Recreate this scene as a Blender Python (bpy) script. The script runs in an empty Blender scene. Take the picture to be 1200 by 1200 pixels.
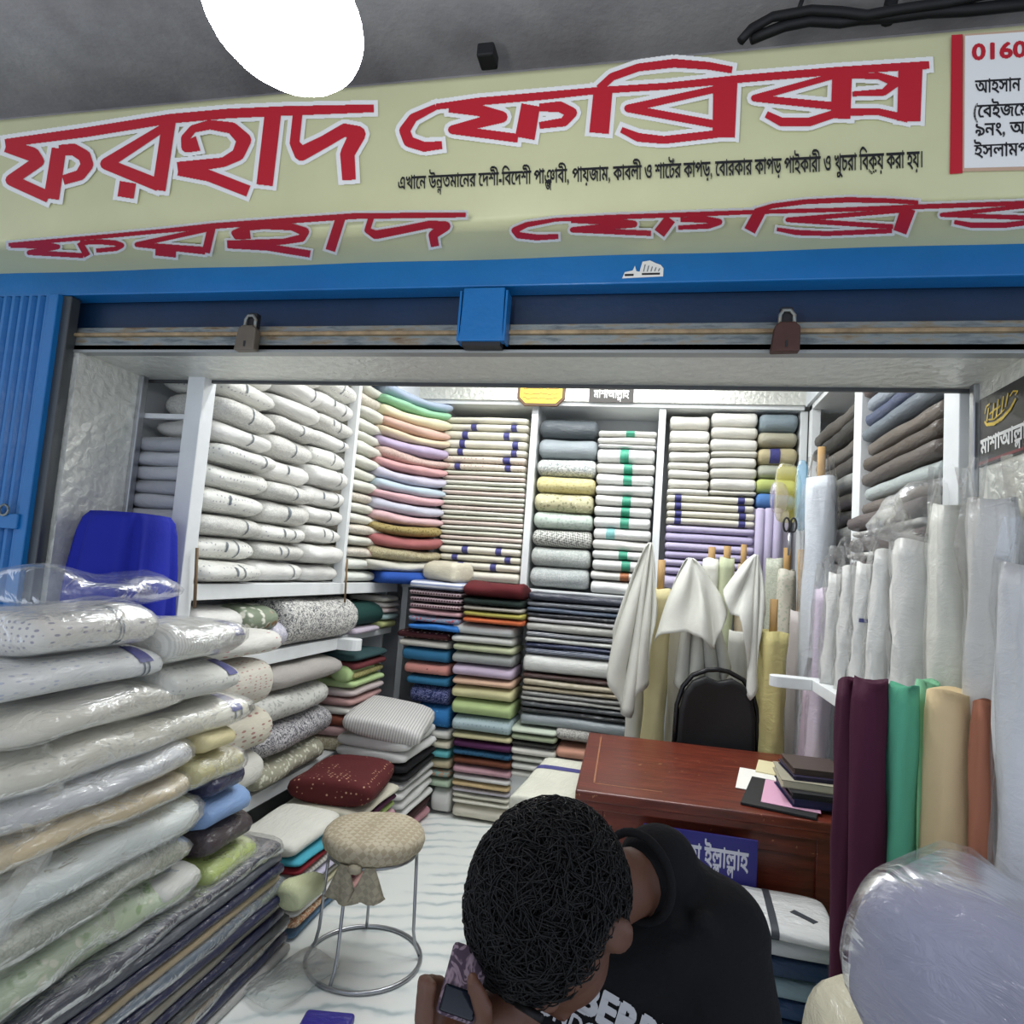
import bpy, bmesh, math, random
from mathutils import Vector, Matrix, noise as mnoise
from mathutils.bvhtree import BVHTree

# ------------------------------------------------------------------ camera / world / exposure
S = bpy.context.scene
C = S.collection
F_PX, YAW, PITCH, ROLL = 767.8, math.radians(12.398), math.radians(5.042), math.radians(4.228)
CAM = Vector((0, 0, 1.5))
_f = Vector((-math.sin(YAW) * math.cos(PITCH), math.cos(YAW) * math.cos(PITCH), math.sin(PITCH)))
_r = Vector((math.cos(YAW), math.sin(YAW), 0))
_u = _r.cross(_f)
RT = math.cos(ROLL) * _r + math.sin(ROLL) * _u
UP = -math.sin(ROLL) * _r + math.cos(ROLL) * _u
FW = _f
cam = bpy.data.cameras.new('camera')
cam.sensor_width = 36.0
cam.lens = 36.0 * F_PX / 1200.0
cam.clip_start = 0.05
co = bpy.data.objects.new('camera', cam)
C.objects.link(co)
co.matrix_world = Matrix(((RT.x, UP.x, -FW.x, CAM.x), (RT.y, UP.y, -FW.y, CAM.y), (RT.z, UP.z, -FW.z, CAM.z), (0, 0, 0, 1)))
S.camera = co

W = bpy.data.worlds.new('market_air')
S.world = W
W.use_nodes = True
W.node_tree.nodes['Background'].inputs[0].default_value = (0.78, 0.86, 1.0, 1)
W.node_tree.nodes['Background'].inputs[1].default_value = 1.0
S.view_settings.view_transform = 'Standard'
S.view_settings.look = 'None'
S.view_settings.gamma = 1
S.view_settings.use_curve_mapping = False
S.view_settings.exposure = 0.0

TUBE_POWER = 20.0
BULB_STRENGTH = 46.0


def area_light(name, loc, sx, sy, power, col=(1, 1, 1)):
    l = bpy.data.lights.new(name, 'AREA')
    l.shape = 'RECTANGLE'
    l.size, l.size_y, l.energy, l.color = sx, sy, power, col
    o = bpy.data.objects.new(name, l)
    C.objects.link(o)
    o.location = loc
    return o


TUBES = [(-0.4, 2.45, 0), (-0.4, 3.15, 0), (-0.4, 3.72, 0)]
CEIL_Z = 2.98
for i, (x, y, r) in enumerate(TUBES):
    area_light('tube_light_source', (x, y, CEIL_Z - 0.075), 1.7, 0.10, TUBE_POWER, (0.97, 0.99, 1.0))

# ------------------------------------------------------------------ pixel rays (layout in metres from known planes)
def ray(x, y):
    return FW + RT * ((x - 600) / F_PX) - UP * ((y - 600) / F_PX)


def onY(x, y, Y):
    d = ray(x, y)
    return CAM + d * (Y / d.y)


def onX(x, y, X):
    d = ray(x, y)
    return CAM + d * (X / d.x)


def onZ(x, y, Z):
    d = ray(x, y)
    return CAM + d * ((Z - CAM.z) / d.z)


# ------------------------------------------------------------------ materials
def lin(h):
    h = h.lstrip('#')
    v = [int(h[i:i + 2], 16) / 255 for i in (0, 2, 4)]
    return tuple((c / 12.92 if c <= 0.04045 else ((c + 0.055) / 1.055) ** 2.4) for c in v) + (1,)


MATS = {}


class NT:
    def __init__(self, name):
        self.m = bpy.data.materials.new(name)
        self.m.use_nodes = True
        self.t = self.m.node_tree
        self.b = self.t.nodes['Principled BSDF']
        self.out = self.t.nodes['Material Output']

    def n(self, typ, **kw):
        nd = self.t.nodes.new(typ)
        for k, v in kw.items():
            setattr(nd, k, v)
        return nd

    def l(self, a, b):
        self.t.links.new(a, b)

    def coord(self, scale=(1, 1, 1), rot=(0, 0, 0), kind='Object'):
        tc = self.n('ShaderNodeTexCoord')
        mp = self.n('ShaderNodeMapping')
        mp.inputs['Scale'].default_value = scale
        mp.inputs['Rotation'].default_value = rot
        self.l(tc.outputs[kind], mp.inputs['Vector'])
        return mp.outputs[0]

    def noise(self, vec, scale, detail=3, rough=0.5, dist=0):
        nd = self.n('ShaderNodeTexNoise')
        nd.inputs['Scale'].default_value = scale
        nd.inputs['Detail'].default_value = detail
        nd.inputs['Roughness'].default_value = rough
        nd.inputs['Distortion'].default_value = dist
        self.l(vec, nd.inputs['Vector'])
        return nd.outputs[0]

    def ramp(self, fac, stops):
        r = self.n('ShaderNodeValToRGB')
        e = r.color_ramp.elements
        while len(e) < len(stops):
            e.new(0.5)
        for i, (p, c) in enumerate(stops):
            e[i].position = p
            e[i].color = c
        self.l(fac, r.inputs[0])
        return r.outputs[0]

    def mix(self, fac, a, b):
        m = self.n('ShaderNodeMix', data_type='RGBA')
        if isinstance(fac, (int, float)):
            m.inputs[0].default_value = fac
        else:
            self.l(fac, m.inputs[0])
        for k, v in ((6, a), (7, b)):
            if isinstance(v, tuple):
                m.inputs[k].default_value = v
            else:
                self.l(v, m.inputs[k])
        return m.outputs[2]

    def bump(self, h, strength, dist=0.01):
        b = self.n('ShaderNodeBump')
        b.inputs['Strength'].default_value = strength
        b.inputs['Distance'].default_value = dist
        self.l(h, b.inputs['Height'])
        return b.outputs[0]

    def base(self, col):
        if isinstance(col, tuple):
            self.b.inputs['Base Color'].default_value = col
        else:
            self.l(col, self.b.inputs['Base Color'])


GREY = lambda v: (v, v, v, 1)


def soft(c, k=0.16):
    g = 0.2126 * c[0] + 0.7152 * c[1] + 0.0722 * c[2]
    return tuple(x + (g - x) * k for x in c[:3]) + (1,)


def fabric(c1, pat='plain', c2=None, gloss=0.0, rough=0.85, scale=1.0, c3=None):
    """woven cloth, optionally with a printed pattern; gloss > 0 is a clear film drawn tight over it"""
    key = ('f', c1, pat, c2, gloss, rough, scale, c3)
    if key in MATS:
        return MATS[key]
    t = NT('cloth_' + pat)
    A = soft(lin(c1))
    B = soft(lin(c2)) if c2 else A
    v = t.coord()
    n0 = t.noise(v, 9, 3)
    dk = tuple(x * 0.86 for x in A[:3]) + (1,)
    col = t.mix(n0, dk, tuple(min(1, x * 1.07) for x in A[:3]) + (1,))
    fac = None
    if pat == 'floral':
        vo = t.n('ShaderNodeTexVoronoi')
        vo.inputs['Scale'].default_value = 55 * scale
        nn = t.n('ShaderNodeTexNoise')
        nn.inputs['Scale'].default_value = 45 * scale
        t.l(v, nn.inputs['Vector'])
        mx = t.n('ShaderNodeMix', data_type='VECTOR')
        mx.inputs[0].default_value = 0.03
        t.l(v, mx.inputs[4]); t.l(nn.outputs[1], mx.inputs[5])
        t.l(mx.outputs[1], vo.inputs['Vector'])
        fac = t.ramp(vo.outputs[0], [(0.30, GREY(1)), (0.42, GREY(0))])
    elif pat == 'scribble':
        nn = t.noise(v, 48 * scale, 2, 0.6, 1.2)
        fac = t.ramp(nn, [(0.44, GREY(0)), (0.49, GREY(1)), (0.53, GREY(1)), (0.58, GREY(0))])
    elif pat in ('dots', 'dash'):
        v2 = t.coord((1, 1, 1) if pat == 'dots' else (0.45, 1, 1.3))
        vo = t.n('ShaderNodeTexVoronoi')
        vo.inputs['Scale'].default_value = 38 * scale
        vo.inputs['Randomness'].default_value = 0.35
        t.l(v2, vo.inputs['Vector'])
        r = 0.18 if pat == 'dots' else 0.20
        fac = t.ramp(vo.outputs[0], [(r, GREY(1)), (r + 0.06, GREY(0))])
    elif pat in ('stripe', 'layers', 'stripex'):
        w = t.n('ShaderNodeTexWave', bands_direction={'stripe': 'Y', 'layers': 'Z', 'stripex': 'X'}[pat])
        w.inputs['Scale'].default_value = 14 * scale
        w.inputs['Distortion'].default_value = 0.3
        t.l(v, w.inputs['Vector'])
        fac = t.ramp(w.outputs[1], [(0.45, GREY(0)), (0.6, GREY(1))])
    elif pat == 'diamond':
        v2 = t.coord((1, 1, 1), (0, math.radians(45), math.radians(45)))
        ck = t.n('ShaderNodeTexChecker')
        ck.inputs['Scale'].default_value = 70 * scale
        t.l(v2, ck.inputs['Vector'])
        fac = ck.outputs[1]
    elif pat == 'plaid':
        w = t.n('ShaderNodeTexWave', bands_direction='X')
        w.inputs['Scale'].default_value = 18 * scale
        t.l(v, w.inputs['Vector'])
        w2 = t.n('ShaderNodeTexWave', bands_direction='Z')
        w2.inputs['Scale'].default_value = 18 * scale
        t.l(v, w2.inputs['Vector'])
        mm = t.n('ShaderNodeMath', operation='MAXIMUM')
        t.l(w.outputs[1], mm.inputs[0]); t.l(w2.outputs[1], mm.inputs[1])
        fac = t.ramp(mm.outputs[0], [(0.72, GREY(0)), (0.8, GREY(1))])
    if fac is not None:
        col = t.mix(fac, col, B)
        if c3:
            n3 = t.noise(v, 14 * scale, 2)
            f3 = t.ramp(n3, [(0.55, GREY(0)), (0.6, GREY(1))])
            col = t.mix(f3, col, t.mix(fac, A, lin(c3)))
    t.base(col)
    t.b.inputs['Roughness'].default_value = rough
    t.b.inputs['Specular IOR Level'].default_value = 0.25
    if gloss > 0:
        vg = t.coord((0.6, 1.6, 1.6))
        ng = t.noise(vg, 16, 4, 0.62, 1.4)
        t.b.inputs['Coat Weight'].default_value = gloss
        t.b.inputs['Coat Roughness'].default_value = 0.16
        t.l(t.bump(ng, 0.5, 0.03), t.b.inputs['Coat Normal'])
        t.l(t.bump(ng, 0.25, 0.02), t.b.inputs['Normal'])
    else:
        nf = t.noise(v, 60, 4, 0.6)
        t.l(t.bump(nf, 0.25, 0.006), t.b.inputs['Normal'])
    MATS[key] = t.m
    return t.m


def plain(name, c, rough=0.5, metal=0.0, bump=0.0, bscale=40, spec=0.5, mottle=0.0, mscale=8, emit=0):
    key = ('p', name, c, rough, metal, bump, bscale, mottle, emit)
    if key in MATS:
        return MATS[key]
    t = NT(name)
    A = lin(c)
    v = t.coord()
    if mottle:
        n = t.noise(v, mscale, 5, 0.6)
        t.base(t.mix(t.ramp(n, [(0.3, GREY(0)), (0.7, GREY(1))]), tuple(x * (1 - mottle) for x in A[:3]) + (1,), tuple(min(1, x * (1 + mottle * 0.5)) for x in A[:3]) + (1,)))
    else:
        t.base(A)
    t.b.inputs['Roughness'].default_value = rough
    t.b.inputs['Metallic'].default_value = metal
    t.b.inputs['Specular IOR Level'].default_value = spec
    if bump:
        t.l(t.bump(t.noise(v, bscale, 4, 0.6), bump, 0.01), t.b.inputs['Normal'])
    if emit:
        t.b.inputs['Emission Color'].default_value = A
        t.b.inputs['Emission Strength'].default_value = emit
    MATS[key] = t.m
    return t.m


def film(alpha=0.16, tint='#eef2f2', sc=18):
    key = ('film', alpha, tint, sc)
    if key in MATS:
        return MATS[key]
    t = NT('clear_film')
    t.t.nodes.remove(t.b)
    tr = t.n('ShaderNodeBsdfTransparent')
    gl = t.n('ShaderNodeBsdfGlossy')
    gl.inputs['Roughness'].default_value = 0.27
    gl.inputs['Color'].default_value = (0.95, 0.96, 0.97, 1)
    df = t.n('ShaderNodeBsdfDiffuse')
    df.inputs['Color'].default_value = lin(tint)
    v = t.coord((0.7, 1.4, 1.4))
    nb = t.bump(t.noise(v, sc * 0.8, 3, 0.55, 1.2), 0.42, 0.03)
    t.l(nb, gl.inputs['Normal'])
    fr = t.n('ShaderNodeFresnel')
    fr.inputs['IOR'].default_value = 1.22
    t.l(nb, fr.inputs['Normal'])
    m1 = t.n('ShaderNodeMixShader')
    m1.inputs[0].default_value = alpha * 0.55
    t.l(tr.outputs[0], m1.inputs[1]); t.l(df.outputs[0], m1.inputs[2])
    m2 = t.n('ShaderNodeMixShader')
    fm = t.n('ShaderNodeMath', operation='MULTIPLY')
    fm.inputs[1].default_value = 0.5
    t.l(fr.outputs[0], fm.inputs[0])
    t.l(fm.outputs[0], m2.inputs[0]); t.l(m1.outputs[0], m2.inputs[1]); t.l(gl.outputs[0], m2.inputs[2])
    t.l(m2.outputs[0], t.out.inputs[0])
    MATS[key] = t.m
    return t.m


def laminate():
    t = NT('embossed_silver_laminate')
    v = t.coord()
    n = t.noise(v, 30, 4, 0.6, 1.0)
    vo = t.n('ShaderNodeTexVoronoi', feature='SMOOTH_F1')
    vo.inputs['Scale'].default_value = 34
    t.l(v, vo.inputs['Vector'])
    t.base(t.mix(n, lin('#c2c4bc'), lin('#ecece2')))
    t.b.inputs['Roughness'].default_value = 0.34
    t.b.inputs['Metallic'].default_value = 0.35
    mm = t.n('ShaderNodeMath', operation='ADD')
    t.l(n, mm.inputs[0]); t.l(vo.outputs[0], mm.inputs[1])
    t.l(t.bump(mm.outputs[0], 0.5, 0.012), t.b.inputs['Normal'])
    return t.m


def concrete():
    t = NT('weathered_concrete')
    v = t.coord()
    n = t.noise(v, 3, 6, 0.6)
    t.base(t.ramp(n, [(0.3, lin('#8f8c8c')), (0.55, lin('#aaa7a6')), (0.75, lin('#bcb9b6'))]))
    t.b.inputs['Roughness'].default_value = 0.92
    t.l(t.bump(t.noise(v, 45, 5, 0.6), 0.3, 0.01), t.b.inputs['Normal'])
    return t.m


def marble():
    t = NT('white_marble_floor')
    v = t.coord((1, 1, 1), (0, 0, math.radians(-22)))
    w = t.n('ShaderNodeTexWave', bands_direction='Y')
    w.inputs['Scale'].default_value = 3.2
    w.inputs['Distortion'].default_value = 5.5
    w.inputs['Detail'].default_value = 3.5
    w.inputs['Detail Scale'].default_value = 1.1
    w.inputs['Detail Roughness'].default_value = 0.55
    t.l(v, w.inputs['Vector'])
    n = t.noise(v, 2.4, 4, 0.6)
    c = t.ramp(w.outputs[1], [(0.0, lin('#aebabb')), (0.16, lin('#d3d8d6')), (0.45, lin('#e2e5e1')), (1.0, lin('#e6e7e2'))])
    t.base(t.mix(t.ramp(n, [(0.42, GREY(0)), (0.62, GREY(1))]), c, lin('#dfe3df')))
    t.b.inputs['Roughness'].default_value = 0.28
    return t.m


def wood():
    t = NT('red_brown_varnished_wood')
    v = t.coord((1.2, 9, 9))
    n = t.noise(v, 5, 5, 0.6, 0.6)
    c = t.ramp(n, [(0.25, lin('#3f1a12')), (0.5, lin('#64291b')), (0.8, lin('#7d3a27'))])
    sc = t.noise(t.coord(), 26, 3, 0.7)
    t.base(t.mix(t.ramp(sc, [(0.68, GREY(0)), (0.72, GREY(0.55))]), c, lin('#c08a5f')))
    t.b.inputs['Roughness'].default_value = 0.33
    t.l(t.bump(n, 0.08, 0.01), t.b.inputs['Normal'])
    return t.m


def galvanised():
    t = NT('rusty_galvanised_steel')
    v = t.coord((1, 6, 6))
    n = t.noise(v, 7, 6, 0.65)
    t.base(t.ramp(n, [(0.35, lin('#5d666a')), (0.5, lin('#8a9290')), (0.6, lin('#8d8471')), (0.72, lin('#6b5137'))]))
    t.b.inputs['Roughness'].default_value = 0.5
    t.b.inputs['Metallic'].default_value = 0.5
    return t.m


M_LAM, M_CONC, M_MARB, M_WOOD, M_GALV = laminate(), concrete(), marble(), wood(), galvanised()
M_BLUE = plain('blue_gloss_paint', '#0f6cae', 0.32, 0, 0.15, 30, mottle=0.12, mscale=4)
M_RECESS_SHADE = plain('recess_shade_blue', '#0d2c4a', 0.45, 0, 0.1, 30, mottle=0.2, mscale=5)  # dark tone stands in for the shade in the recess below the lintel
M_WHITE = plain('white_shelf_paint', '#dcdfdf', 0.5, 0, 0.06, 30, mottle=0.08, mscale=6)
M_WALL = plain('pale_wall_paint', '#cfd3d6', 0.8, 0, 0.06, 30, mottle=0.06)
M_SIGN = plain('cream_flex_banner', '#d3d3a6', 0.5, 0, 0.12, 9, mottle=0.07, mscale=2.5)
M_RED = plain('red_sign_print', '#c0182b', 0.5)
M_SIGNW = plain('white_sign_print', '#f2f2ee', 0.5)
M_BLK = plain('black_print', '#17181c', 0.5)
M_STEEL = plain('brushed_steel', '#a7a9ad', 0.3, 0.9)
M_DARK = plain('dark_rubber', '#191a1c', 0.6)
M_WIRE = plain('black_cable', '#141416', 0.6)
M_CARD = plain('cardboard_core', '#a98858', 0.8, 0, 0.1, 60, mottle=0.1)
M_PAPER = plain('paper_white', '#e9e7df', 0.7)
M_PURPLE = plain('purple_label_print', '#43437f', 0.5, mottle=0.15, mscale=60)
M_GREEN = plain('green_label_print', '#3f9a7d', 0.5, mottle=0.15, mscale=60)
M_ORANGE = plain('orange_label_print', '#a8683f', 0.5, mottle=0.4, mscale=70)
M_TEAL = plain('teal_label_print', '#7fb9b8', 0.5, mottle=0.2, mscale=60)
M_GREYL = plain('grey_stamp_print', '#6d757c', 0.6)
M_SKIN = plain('skin', '#5c3a2a', 0.55, 0, 0.06, 90, mottle=0.08)
M_HAIR = plain('black_hair', '#0a090a', 0.55, spec=0.3)
M_SHIRT = plain('black_cotton', '#131315', 0.9, 0, 0.25, 70, 0.2, mottle=0.15)
M_JEAN = plain('dark_denim', '#20252f', 0.9, 0, 0.25, 80)
M_GOLD = plain('gold_print', '#d8b93a', 0.45, 0.2)

# ------------------------------------------------------------------ mesh helpers
def mkobj(name, me, mat, parent=None, smooth=True):
    o = bpy.data.objects.new(name, me)
    C.objects.link(o)
    if mat is not None:
        me.materials.append(mat)
    if smooth:
        me.polygons.foreach_set('use_smooth', [True] * len(me.polygons))
    if parent is not None:
        o.parent = parent
    return o


def from_data(name, vs, fs, mat, parent=None, smooth=True):
    me = bpy.data.meshes.new(name)
    me.from_pydata([tuple(v) for v in vs], [], fs)
    me.update()
    return mkobj(name, me, mat, parent, smooth)


def tag(o, label, cat, group=None):
    o['label'] = label
    o['category'] = cat
    if group:
        o['group'] = group
    return o


def struct(o, label=None):
    o['kind'] = 'structure'
    if label:
        o['label'] = label
    return o


def empty(name, loc, rz=0):
    o = bpy.data.objects.new(name, None)
    C.objects.link(o)
    o.location = loc
    o.rotation_euler[2] = rz
    o.empty_display_size = 0.05
    return o


def box_data(x0, x1, y0, y1, z0, z1, bev=0.0):
    bm = bmesh.new()
    bmesh.ops.create_cube(bm, size=1)
    for v in bm.verts:
        v.co = Vector((x0 + (v.co.x + .5) * (x1 - x0), y0 + (v.co.y + .5) * (y1 - y0), z0 + (v.co.z + .5) * (z1 - z0)))
    if bev:
        bmesh.ops.bevel(bm, geom=bm.edges[:], offset=bev, segments=2, affect='EDGES', profile=0.5)
    return bm


def bm_obj(name, bm, mat, parent=None, smooth=False):
    me = bpy.data.meshes.new(name)
    bm.to_mesh(me)
    bm.free()
    return mkobj(name, me, mat, parent, smooth)


def box(name, x0, x1, y0, y1, z0, z1, mat, parent=None, bev=0.0):
    return bm_obj(name, box_data(x0, x1, y0, y1, z0, z1, bev), mat, parent)


def boxl(name, dims, loc, mat, parent=None, bev=0.0, rz=0):
    """box with its origin at the base centre"""
    o = bm_obj(name, box_data(-dims[0] / 2, dims[0] / 2, -dims[1] / 2, dims[1] / 2, 0, dims[2], bev), mat, parent)
    o.location = loc
    o.rotation_euler[2] = rz
    return o


def tube_data(pts, rads, seg=10, closed=False, cap=True):
    vs, fs = [], []
    pts = [Vector(p) for p in pts]
    n = len(pts)
    if isinstance(rads, (int, float)):
        rads = [rads] * n
    prev = None
    for i, p in enumerate(pts):
        a = pts[(i - 1) % n] if (closed or i > 0) else p
        b = pts[(i + 1) % n] if (closed or i < n - 1) else p
        t = (b - a).normalized()
        if prev is None:
            ref = Vector((0, 0, 1)) if abs(t.z) < 0.9 else Vector((1, 0, 0))
            s = t.cross(ref).normalized()
        else:
            s = (prev - t * prev.dot(t)).normalized()
        prev = s
        w = t.cross(s)
        for k in range(seg):
            an = 2 * math.pi * k / seg
            vs.append(p + (s * math.cos(an) + w * math.sin(an)) * rads[i])
    m = n if closed else n - 1
    for i in range(m):
        j = (i + 1) % n
        for k in range(seg):
            k2 = (k + 1) % seg
            fs.append((i * seg + k, i * seg + k2, j * seg + k2, j * seg + k))
    if cap and not closed:
        fs.append(tuple(range(seg))[::-1])
        fs.append(tuple((n - 1) * seg + k for k in range(seg)))
    return vs, fs


def tube(name, pts, rads, mat, parent=None, seg=10, closed=False):
    vs, fs = tube_data(pts, rads, seg, closed)
    return from_data(name, vs, fs, mat, parent)


def prism(name, poly, axis, a, b, mat, parent=None, bev=0.0):
    """extrude a polygon (2D points) along x, y or z from a to b"""
    def P(p, t):
        return {'x': (t, p[0], p[1]), 'y': (p[0], t, p[1]), 'z': (p[0], p[1], t)}[axis]
    n = len(poly)
    vs = [P(p, a) for p in poly] + [P(p, b) for p in poly]
    fs = [tuple(range(n))[::-1], tuple(range(n, 2 * n))] + [(i, (i + 1) % n, n + (i + 1) % n, n + i) for i in range(n)]
    bm = bmesh.new()
    bv = [bm.verts.new(v) for v in vs]
    for f in fs:
        bm.faces.new([bv[i] for i in f])
    bmesh.ops.recalc_face_normals(bm, faces=bm.faces)
    if bev:
        bmesh.ops.bevel(bm, geom=bm.edges[:], offset=bev, segments=2, affect='EDGES', profile=0.5)
    return bm_obj(name, bm, mat, parent)


ORD = ['first', 'second', 'third', 'fourth', 'fifth', 'sixth', 'seventh', 'eighth', 'ninth', 'tenth', 'eleventh', 'twelfth', 'thirteenth',
       'fourteenth', 'fifteenth', 'sixteenth', 'seventeenth', 'eighteenth', 'nineteenth', 'twentieth', 'twenty-first', 'twenty-second',
       'twenty-third', 'twenty-fourth', 'twenty-fifth', 'twenty-sixth', 'twenty-seventh', 'twenty-eighth', 'twenty-ninth', 'thirtieth']
RND = random.Random(7)


class Bolt:
    """surface of a folded / rolled bolt: length on x, depth on y, height on z, base at z = 0"""
    def __init__(s, L, D, H, e=3.2, amp=0.004, er=0.03, seed=0, sag=0.0, flat=0.0, pinch=0.0):
        s.L, s.D, s.H, s.e, s.amp, s.er, s.seed, s.sag, s.pinch = L, D, H, e, amp, min(er, L * 0.35), seed, sag, pinch
        r = random.Random(seed)
        s.ph = [r.uniform(0, 6.28) for _ in range(8)]
        s.fr = [r.uniform(5, 9), r.uniform(10, 18), r.uniform(20, 34)]

    def pt(s, x, a, off=0.0):
        """x in -L/2..L/2, a angle (0 = back, pi = front, pi/2 = up)"""
        d = s.L / 2 - abs(x)
        k = 1.0
        if d < s.er:
            q = max(0.0, d / s.er)
            k = 0.45 + 0.55 * math.sqrt(max(0, 1 - (1 - q) ** 2))
        if s.pinch and x < 0:
            q = max(0, min(1, (x + s.L / 2) / (s.L * 0.22)))
            k *= 1 - s.pinch * (1 - q) ** 1.6
        c, sn = math.cos(a), math.sin(a)
        ex = 2 / s.e
        n = s.amp * (math.sin(x * s.fr[0] + s.ph[0] + 2 * math.sin(a + s.ph[1])) + 0.6 * math.sin(x * s.fr[1] + 3 * a + s.ph[2]) + 0.35 * math.sin(x * s.fr[2] - 4 * a + s.ph[3]))
        y = math.copysign(abs(c) ** ex, c) * (s.D / 2 * (0.6 + 0.4 * k) + n + off)
        z = math.copysign(abs(sn) ** ex, sn) * (s.H / 2 * k + (n if sn > -0.2 else 0) * 0.7 + off) + s.H / 2
        z -= s.sag * (1 - (2 * x / s.L) ** 2) * 0 - 0
        z += s.sag * ((2 * x / s.L) ** 2)
        return Vector((x, y, z))

    def rings(s):
        m = max(4, int(s.L / 0.045))
        xs = [-s.L / 2, -s.L / 2 + s.er * 0.15, -s.L / 2 + s.er * 0.5]
        xs += [-s.L / 2 + s.er + (s.L - 2 * s.er) * i / m for i in range(m + 1)]
        xs += [s.L / 2 - s.er * 0.5, s.L / 2 - s.er * 0.15, s.L / 2]
        return xs

    def data(s, nseg=18, off=0.0, x0=None, x1=None, a0=None, a1=None, na=None, nx=None):
        vs, fs = [], []
        if x0 is None:
            xs = s.rings()
            for x in xs:
                for k in range(nseg):
                    vs.append(s.pt(x, 2 * math.pi * k / nseg, off))
            for i in range(len(xs) - 1):
                for k in range(nseg):
                    k2 = (k + 1) % nseg
                    fs.append((i * nseg + k, (i + 1) * nseg + k, (i + 1) * nseg + k2, i * nseg + k2))
            fs.append(tuple(range(nseg)))
            fs.append(tuple((len(xs) - 1) * nseg + k for k in range(nseg))[::-1])
        else:
            na, nx = na or 8, nx or 3
            for i in range(nx + 1):
                for k in range(na + 1):
                    vs.append(s.pt(x0 + (x1 - x0) * i / nx, a0 + (a1 - a0) * k / na, off))
            for i in range(nx):
                for k in range(na):
                    q = i * (na + 1) + k
                    fs.append((q, q + na + 1, q + na + 2, q + 1))
        return vs, fs


SEED = [0]


def bolt(name, L, D, H, loc, rot, mat, label, group, cat='fabric bolt', e=3.2, amp=0.003, er=0.03, sag=0.0, stickers=(), wrap=None, pinch=0.0, nseg=18, pull=0.0):
    """stickers: (fraction along length, width m, material, a0, a1); rot: z angle or euler"""
    SEED[0] += 1
    b = Bolt(L, D, H, e, amp, er, SEED[0], sag, 0, pinch)
    vs, fs = b.data(nseg)
    o = from_data(name, vs, fs, mat)
    o.location = loc
    o.rotation_euler = rot if isinstance(rot, tuple) else (0, 0, rot)
    tag(o, label, cat, group)
    for st in stickers:
        fx, w, m = st[:3]
        a0, a1 = (st[3], st[4]) if len(st) > 4 else (math.pi * 0.72, math.pi * 1.28)
        xc = -L / 2 + L * fx
        v2, f2 = b.data(off=0.0015, x0=xc - w / 2, x1=xc + w / 2, a0=a0, a1=a1, na=10, nx=3)
        from_data('paper_label' if w > 0.016 else 'printed_band', v2, f2, m, o)
    if wrap:
        b2 = Bolt(L + 0.03 + pull, D + 0.012, H + 0.012, max(2.3, e - 0.6), amp * 1.5 + 0.003, er + 0.015, SEED[0], sag, 0, pinch)
        v2, f2 = b2.data(nseg)
        w = from_data('plastic_wrap', v2, f2, wrap, o)
        w.location = (-pull / 2, 0, -0.004)
    return o


def ordw(i):
    return ORD[min(i, len(ORD) - 1)]


def bstack(where, group, top, bot, ys, specs, Y, D=0.30, e=4, amp=0.002, er=0.02, jit=0.004, name='fabric_bolt', floor_z=None, rz=0.0):
    """stack facing the camera on plane Y. top/bot = (x0, x1) pixels at the upper and lower ends; ys = pixel bounds bottom to top"""
    yb, yt = ys[0], ys[-1]
    r = random.Random(len(where) * 13 + int(yb))
    for i, sp in enumerate(specs):
        a, b = ys[i], ys[i + 1]
        f = ((a + b) / 2 - yb) / (yt - yb)
        x0 = bot[0] + (top[0] - bot[0]) * f
        x1 = bot[1] + (top[1] - bot[1]) * f
        xm, ym = (x0 + x1) / 2, (a + b) / 2
        P0, P1 = onY(x0, ym, Y), onY(x1, ym, Y)
        z0, z1 = onY(xm, a, Y).z, onY(xm, b, Y).z
        if i == 0 and floor_z is not None:
            z0 = floor_z
        desc, mat = sp[0], sp[1]
        kw = dict(sp[2]) if len(sp) > 2 else {}
        kw.setdefault('e', e)
        kw.setdefault('amp', amp)
        kw.setdefault('er', er)
        DD = kw.pop('D', D)
        bolt(name, P1.x - P0.x + r.uniform(-jit, jit), DD, (z1 - z0) * 1.005, ((P0.x + P1.x) / 2 + r.uniform(-jit, jit), Y + DD / 2 + r.uniform(0, jit), z0), rz, mat,
             f'{desc}, {ordw(i)} up in {where}', group, **kw)


def lstack(where, group, Y0, Y1, zs, specs, X, D=0.30, side=-1, e=3, amp=0.003, er=0.04, jit=0.006, name='fabric_bolt', skew=0.0):
    """stack along a side wall: side -1 = left wall facing +X, 1 = right wall facing -X"""
    r = random.Random(len(where) * 17 + int(Y0 * 100))
    for i, sp in enumerate(specs):
        z0, z1 = zs[i], zs[i + 1]
        desc, mat = sp[0], sp[1]
        kw = dict(sp[2]) if len(sp) > 2 else {}
        for k, v in (('e', e), ('amp', amp), ('er', er)):
            kw.setdefault(k, v)
        DD = kw.pop('D', D)
        dx = kw.pop('dx', 0)
        ya, yb = kw.pop('Y0', Y0), kw.pop('Y1', Y1)
        rz = math.pi / 2 if side < 0 else -math.pi / 2
        cx = X + side * DD / 2 + r.uniform(-jit, jit) + dx
        bolt(name, yb - ya + r.uniform(-jit, jit), DD, (z1 - z0) * 1.01, (cx, (ya + yb) / 2, z0), rz + skew + r.uniform(-0.02, 0.02), mat,
             f'{desc}, {ordw(i)} up in {where}', group, **kw)


# ------------------------------------------------------------------ flat print: glyph outlines and scanline fill
_G = {}


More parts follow.
